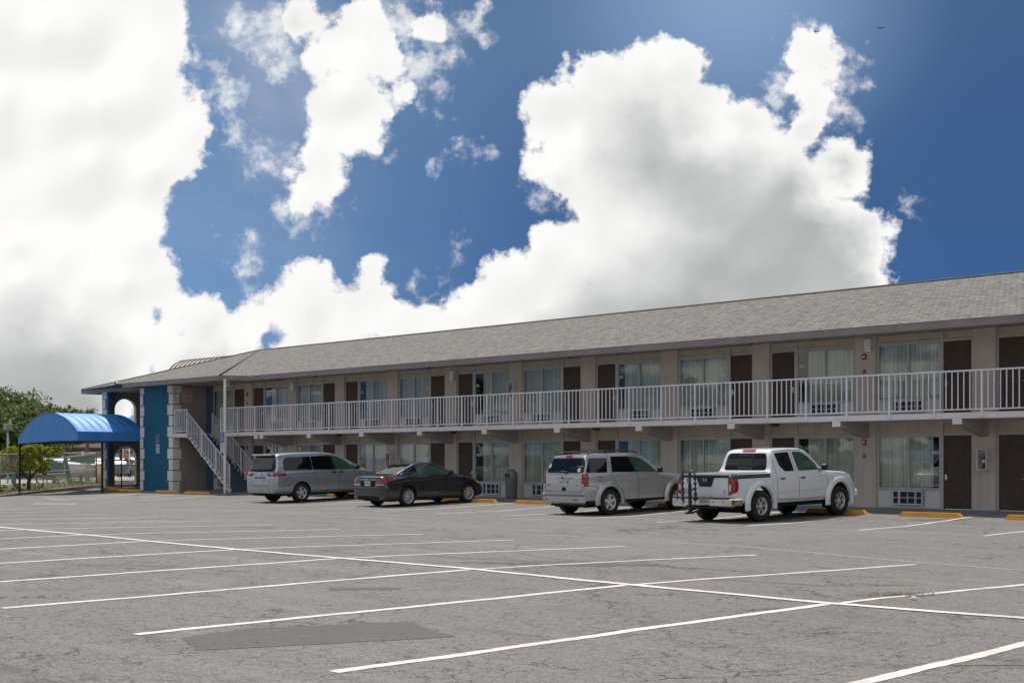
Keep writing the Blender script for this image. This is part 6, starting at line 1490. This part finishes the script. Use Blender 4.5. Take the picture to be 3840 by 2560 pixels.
# grey birdbath
x, y, z = A(303, 1815, 82); t = thing('birdbath', 'grey stone birdbath with raised shell in front of the picket fence', 'birdbath', (x, y, z)); b = MB()
b.lathe([(.001, z), (.22, z), (.2, z + .06), (.09, z + .12), (.08, z + .4), (.13, z + .48), (.26, z + .52), (.28, z + .58), (.24, z + .6), (.1, z + .56), (.001, z + .55)], (x, y, 0), n=20); b.build('pedestal', mat('weathered_stone', (.17, .17, .16), .9, var=.3, bump=.5), t)
b = MB()
for i in range(7):
    a = -1.1 + i * .37; b.tube([(x, y, z + .56), (x + .14 * sin(a) * .7, y + .14 * sin(a) * .7, z + .56 + .14 * cos(a)), (x + .2 * sin(a) * .7, y + .2 * sin(a) * .7, z + .56 + .22 * cos(a))], .035, 5)
b.build('shell', mat('weathered_stone_pale', (.24, .24, .23), .9, var=.3), t)
for px, py, lab in ((243, 1820, 'white rubble stone by the green panel foot'), (262, 1818, 'second white stone right of the green panel foot')):
    x, y, z = A(px, py, 81.5); bm = bmesh.new(); bmesh.ops.create_icosphere(bm, subdivisions=2, radius=.16)
    for vv in bm.verts: vv.co.x *= 1.4; vv.co.z *= .5; vv.co *= random.uniform(.92, 1.08)
    me = bpy.data.meshes.new('stone'); bm.to_mesh(me); bm.free(); me.materials.append(M['white']); o = bpy.data.objects.new('garden_stone', me); COL.objects.link(o); o.location = (x, y, z + .06); tag(o, lab, 'stone')
# neighbouring buildings (pumps canopy like flat roof on columns, and low houses)
t = thing('flat_roofed_shelter', 'long flat salmon canopy on a pale square column beyond the fence', 'shelter', A(180, 1729, 120))
def slab(px0, px1, y0, y1, Z_, dep, m, nm, par):
    b = MB(); a = Vector(A(px0, y0, Z_)); c = Vector(A(px1, y0, Z_)); zb = A(0, y1, Z_)[2]; d = Vector((-sin(TH), cos(TH), 0)) * dep
    vs = [(p.x, p.y, z) for z in (a.z, zb) for p in (a, c, c + d, a + d)]; b.faces(vs, [(0, 1, 2, 3), (7, 6, 5, 4), (0, 4, 5, 1), (1, 5, 6, 2), (2, 6, 7, 3), (3, 7, 4, 0)]); return b.build(nm, m, par)
slab(66, 288, 1661, 1674, 120, 9, M['pinkroof'], 'roof', t); slab(178, 196, 1675, 1790, 121, .5, mat('pale_column', (.40, .38, .36), .8), 'column', t); slab(95, 130, 1671, 1678, 121, 2, M['white'], 'light_panel', t)
t = thing('salmon_building', 'low salmon building with dark roof line at the left edge', 'building', A(20, 1729, 125)); slab(-220, 46, 1665, 1788, 125, 10, M['pinkroof'], 'wall', t); slab(-225, 48, 1661, 1666, 124.6, 11, mat('dark_roof_edge', (.12, .10, .09), .8), 'roof', t)
t = thing('shop_building', 'dark shop front in the shade beyond the shelter', 'building', A(230, 1729, 140)); slab(150, 420, 1672, 1780, 142, 8, mat('shaded_shop', (.09, .095, .08), .8, var=.4, vs=.6), 'wall', t); slab(140, 430, 1664, 1671, 141, 10, M['pinkroof'], 'roof', t)
t = thing('far_house', 'pale house wall and low roof seen through the lower arch', 'house', A(470, 1729, 130)); slab(425, 560, 1712, 1785, 130, 8, mat('far_house_wall', (.38, .30, .27), .8), 'wall', t); slab(420, 565, 1700, 1711, 129.5, 9, mat('far_house_roof', (.42, .38, .36), .8), 'roof', t)
t = thing('boundary_wall', 'long pale pinkish wall behind the far cars beyond the fence', 'wall', A(260, 1729, 112)); slab(120, 400, 1697, 1790, 112, .4, mat('pale_pink_wall', (.27, .23, .22), .85, var=.25, vs=.8, dirt=.4), 'wall_face', t); slab(118, 402, 1694, 1697, 111.9, .6, M['whitefence'] if 'whitefence' in M else M['white'], 'coping', t)
# utility pole, lamp post
x, y, z = A(328, 1740, 95); t = thing('utility_pole', 'thick brown wooden pole behind the green windscreen', 'pole', (x, y, z)); b = MB(); b.tube([(x, y, -.2), (x, y, 3.6)], .14, 12); b.build('shaft', M['wood'], t); b = MB(); b.box(x - .5, x - .3, y - .2, y - .1, 1.85, 2.2); b.build('tag', M['white'], t)
x, y, z = A(29, 1729, 88); t = thing('lamp_post', 'grey parking lamp with box head before the dark trees', 'street lamp', (x, y, -.1)); b = MB(); b.tube([(x, y, -.1), (x, y, 3.55)], .06, 8); b.build('pole', M['galv'], t); zt = A(0, 1600, 88)[2]
b = MB(); b.bbox(x - .3, x + .3, y - .2, y + .2, zt - .2, zt + .22, .03); b.tube([(x, y, 3.5), (x, y, zt)], .05, 8); b.build('lamp_head', mat('dull_lamp_head', (.22, .20, .21), .6), t)
# parked cars far beyond the fence (a few pixels each)
def farcar(px, py, Z_, col, label, L=4.4, rot=0):
    x, y, z = A(px, py, Z_); t = thing('parked_car', label, 'car', (x, y, z), rot, group='far cars beyond the fence', static=False)
    st = [(-2.2, .3, .7, .74, .7, .6), (-2.1, .25, .85, .95, .85, .7), (-1.5, .25, .9, 1.0, .88, .66), (-1.1, .25, .9, 1.3, .88, .6), (-.4, .25, .9, 1.45, .88, .6), (.4, .25, .9, 1.42, .88, .6), (1.0, .25, .88, 1.1, .87, .66), (1.3, .25, .82, .93, .86, .7), (2.0, .28, .66, .75, .8, .6), (2.2, .35, .5, .55, .6, .5)]
    b = loft(st, step=.16); o = b.build('body', col, t)
    b = MB(); b.bbox(-.84, .84, -1.25, .95, .98, 1.28, .08); b.build('window_band', VM['glass'], t)
    for yy in (-1.35, 1.35):
        for sx in (1, -1): b = MB(); b.lathe([(.001, -.1), (.3, -.1), (.3, .1), (.001, .1)], (sx * .8, yy, .3), 'x', 16); b.build('wheel', VM['tyre'], t)
farcar(168, 1784, 104, paint('far_grey', (.3, .3, .34), .3), 'far grey car behind the left shelter column', rot=1.0)
farcar(222, 1782, 108, paint('far_pale', (.5, .48, .48), .2), 'far pale car right of the shelter column', rot=.9)
farcar(292, 1783, 106, paint('far_pinkish', (.5, .42, .40), .2), 'far pinkish car left of the wooden pole', rot=.8)
farcar(372, 1786, 100, paint('far_dark', (.06, .065, .07), .3), 'far dark car beside the fence end post', rot=1.1)
farcar(455, 1787, 95, paint('far_slate', (.12, .14, .15), .3), 'dark car seen low through the arch at its left', rot=.9)
farcar(500, 1786, 97, paint('far_silver', (.3, .33, .34), .4), 'silver car seen low through the arch at its right', rot=.9)
# tall white street sign and feather flag through the arch
x, y, z = A(470, 1760, 88); t = thing('pylon_sign', 'white pylon sign with dark round emblem seen through the arch', 'sign', (x, y, z))
slab(447, 463, 1682, 1720, 88, .15, M['signwhite'], 'sign_panel', t); slab(468, 484, 1682, 1690, 88, .15, mat('sign_pale_blue', (.45, .5, .55), .5), 'side_panel', t)
b = MB(); p = A(455, 1689, 87.9); b.faces([(p[0] + r * cos(a) * cos(TH), p[1] + r * cos(a) * sin(TH), p[2] + r * .6 * sin(a)) for r in (.09, .045) for a in [2 * pi * k / 14 for k in range(14)]], [(k, (k + 1) % 14, 14 + (k + 1) % 14, 14 + k) for k in range(14)])
for zz in (1699, 1705, 1713): q = A(451, zz, 87.9); q2 = A(459, zz, 87.9); b.tube([q, q2], .018, 4)
b.build('emblem', M['signtext'], t)
b = MB(); a_, c_ = A(485, 1682, 88), A(485, 1775, 88); b.tube([a_, c_], .035, 6); a_, c_ = A(455, 1719, 88.1), A(455, 1775, 88.1); b.tube([a_, c_], .035, 6); b.build('post', M['white'], t)
Z_ = 86; x, y, z = A(468, 1765, Z_); t = thing('feather_flag', 'red and yellow feather flag with white ring seen through the arch', 'flag', (x, y, z))
b = MB(); b.quad(*[A(px, py, Z_) for px, py in [(468, 1692), (473, 1693), (478, 1699), (480.5, 1708), (468, 1708)]]); b.build('yellow_cloth', mat('flag_yellow', (.65, .40, .08), .7), t)
b = MB(); b.quad(*[A(px, py, Z_) for px, py in [(468, 1708), (480.5, 1708), (481.5, 1730), (468, 1730)]]); b.build('red_cloth', mat('flag_red', (.50, .03, .05), .7), t)
b = MB(); p = A(474.5, 1715, Z_ - .05); b.faces([(p[0] + r * cos(a) * cos(TH), p[1] + r * cos(a) * sin(TH), p[2] + r * sin(a)) for r in (.072, .035) for a in [2 * pi * k / 14 for k in range(14)]], [(k, (k + 1) % 14, 14 + (k + 1) % 14, 14 + k) for k in range(14)]); b.build('ring', M['signwhite'], t)
b = MB(); b.tube([A(467.5, 1765, Z_), A(467.5, 1700, Z_), A(469, 1692, Z_), A(475, 1693, Z_), A(480, 1701, Z_)], .02, 5); b.build('pole', M['black'], t)
# two birds high in front of the cloud
def bird(px, py, Z_, span, label, rot):
    x, y, z = A(px, py, Z_); t = thing('bird', label, 'bird', (x, y, z), rot, static=False); b = MB(); b.smooth = True
    W = span / 2; sec = [(-W, -.02, .10, .01), (-W * .75, .06, .20, .02), (-W * .4, .10, .26, .03), (-W * .12, .02, .26, .06), (0, 0, .42, .10), (W * .12, .02, .26, .06), (W * .4, .10, .26, .03), (W * .75, .06, .20, .02), (W, -.02, .10, .01)]
    for xx, zz, ch, th in sec: b.v += [(xx, ch * .6 - abs(xx) * .1, zz), (xx, ch * .1 - abs(xx) * .1, zz + th), (xx, -ch * .6 - abs(xx) * .1, zz), (xx, ch * .1 - abs(xx) * .1, zz - th)]
    for i in range(len(sec) - 1):
        for k in range(4): b.f.append((i * 4 + k, i * 4 + (k + 1) % 4, (i + 1) * 4 + (k + 1) % 4, (i + 1) * 4 + k)); b.mi.append(0); b.sm.append(True)
    b.lathe([(.001, .34), (.05, .28), (.07, .15), (.09, 0), (.06, -.2), (.05, -.34), (.001, -.45)], (0, 0, 0), 'y', 8); b.build('body', mat('dark_feathers', (.015, .015, .018), .8), t)
bird(3060, 120, 190, 1.0, 'left one of two small dark birds, over the white cloud puff', .9); bird(3302, 107, 190, 1.3, 'right one of two small dark birds, against the plain blue sky', .7)
# trees across the road behind the viewer (they show in the window panes)
random.seed(31)
proto = None
for i, (x, y, s) in enumerate([(-150, -78, 1.0), (-133, -92, 1.15), (-118, -100, .95), (-102, -104, 1.2), (-88, -112, 1.0), (-74, -118, 1.1), (-60, -122, .9), (-48, -116, 1.2), (-166, -66, 1.1), (-34, -124, 1.0), (-18, -120, 1.1), (-2, -126, 1.0), (-180, -50, 1.2), (16, -118, 1.1)]):
    if proto is None:
        random.seed(31); bl = [(random.uniform(-3, 3), random.uniform(-3, 3), random.uniform(3, 9), 2.2, 2.2, 1.8) for _ in range(11)]
        proto = thing('roadside_tree', 'tree', 'tree', (0, 0, 0), static=False)
        b = MB(); b.tube([(0, 0, 0), (.2, 0, 3), (0, .2, 7)], .3, 8, radii=[.35, .25, .12]); b.build('trunk', M['bark'], proto); crown(bl, 1700, .5).build('crown', M['leafdark'], proto, fixn=False); o = proto
    else: o = copy_tree(proto)
    o.location = (x, y, -.4); o.scale = (s, s, s * (1 + .15 * sin(i * 2.1))); o.rotation_euler.z = i * 1.3; o['label'] = 'dark tree in the row across the road behind the viewer'; o['group'] = 'row of trees across the road'
for o in bpy.data.objects:
    if '_static' in o: del o['_static']
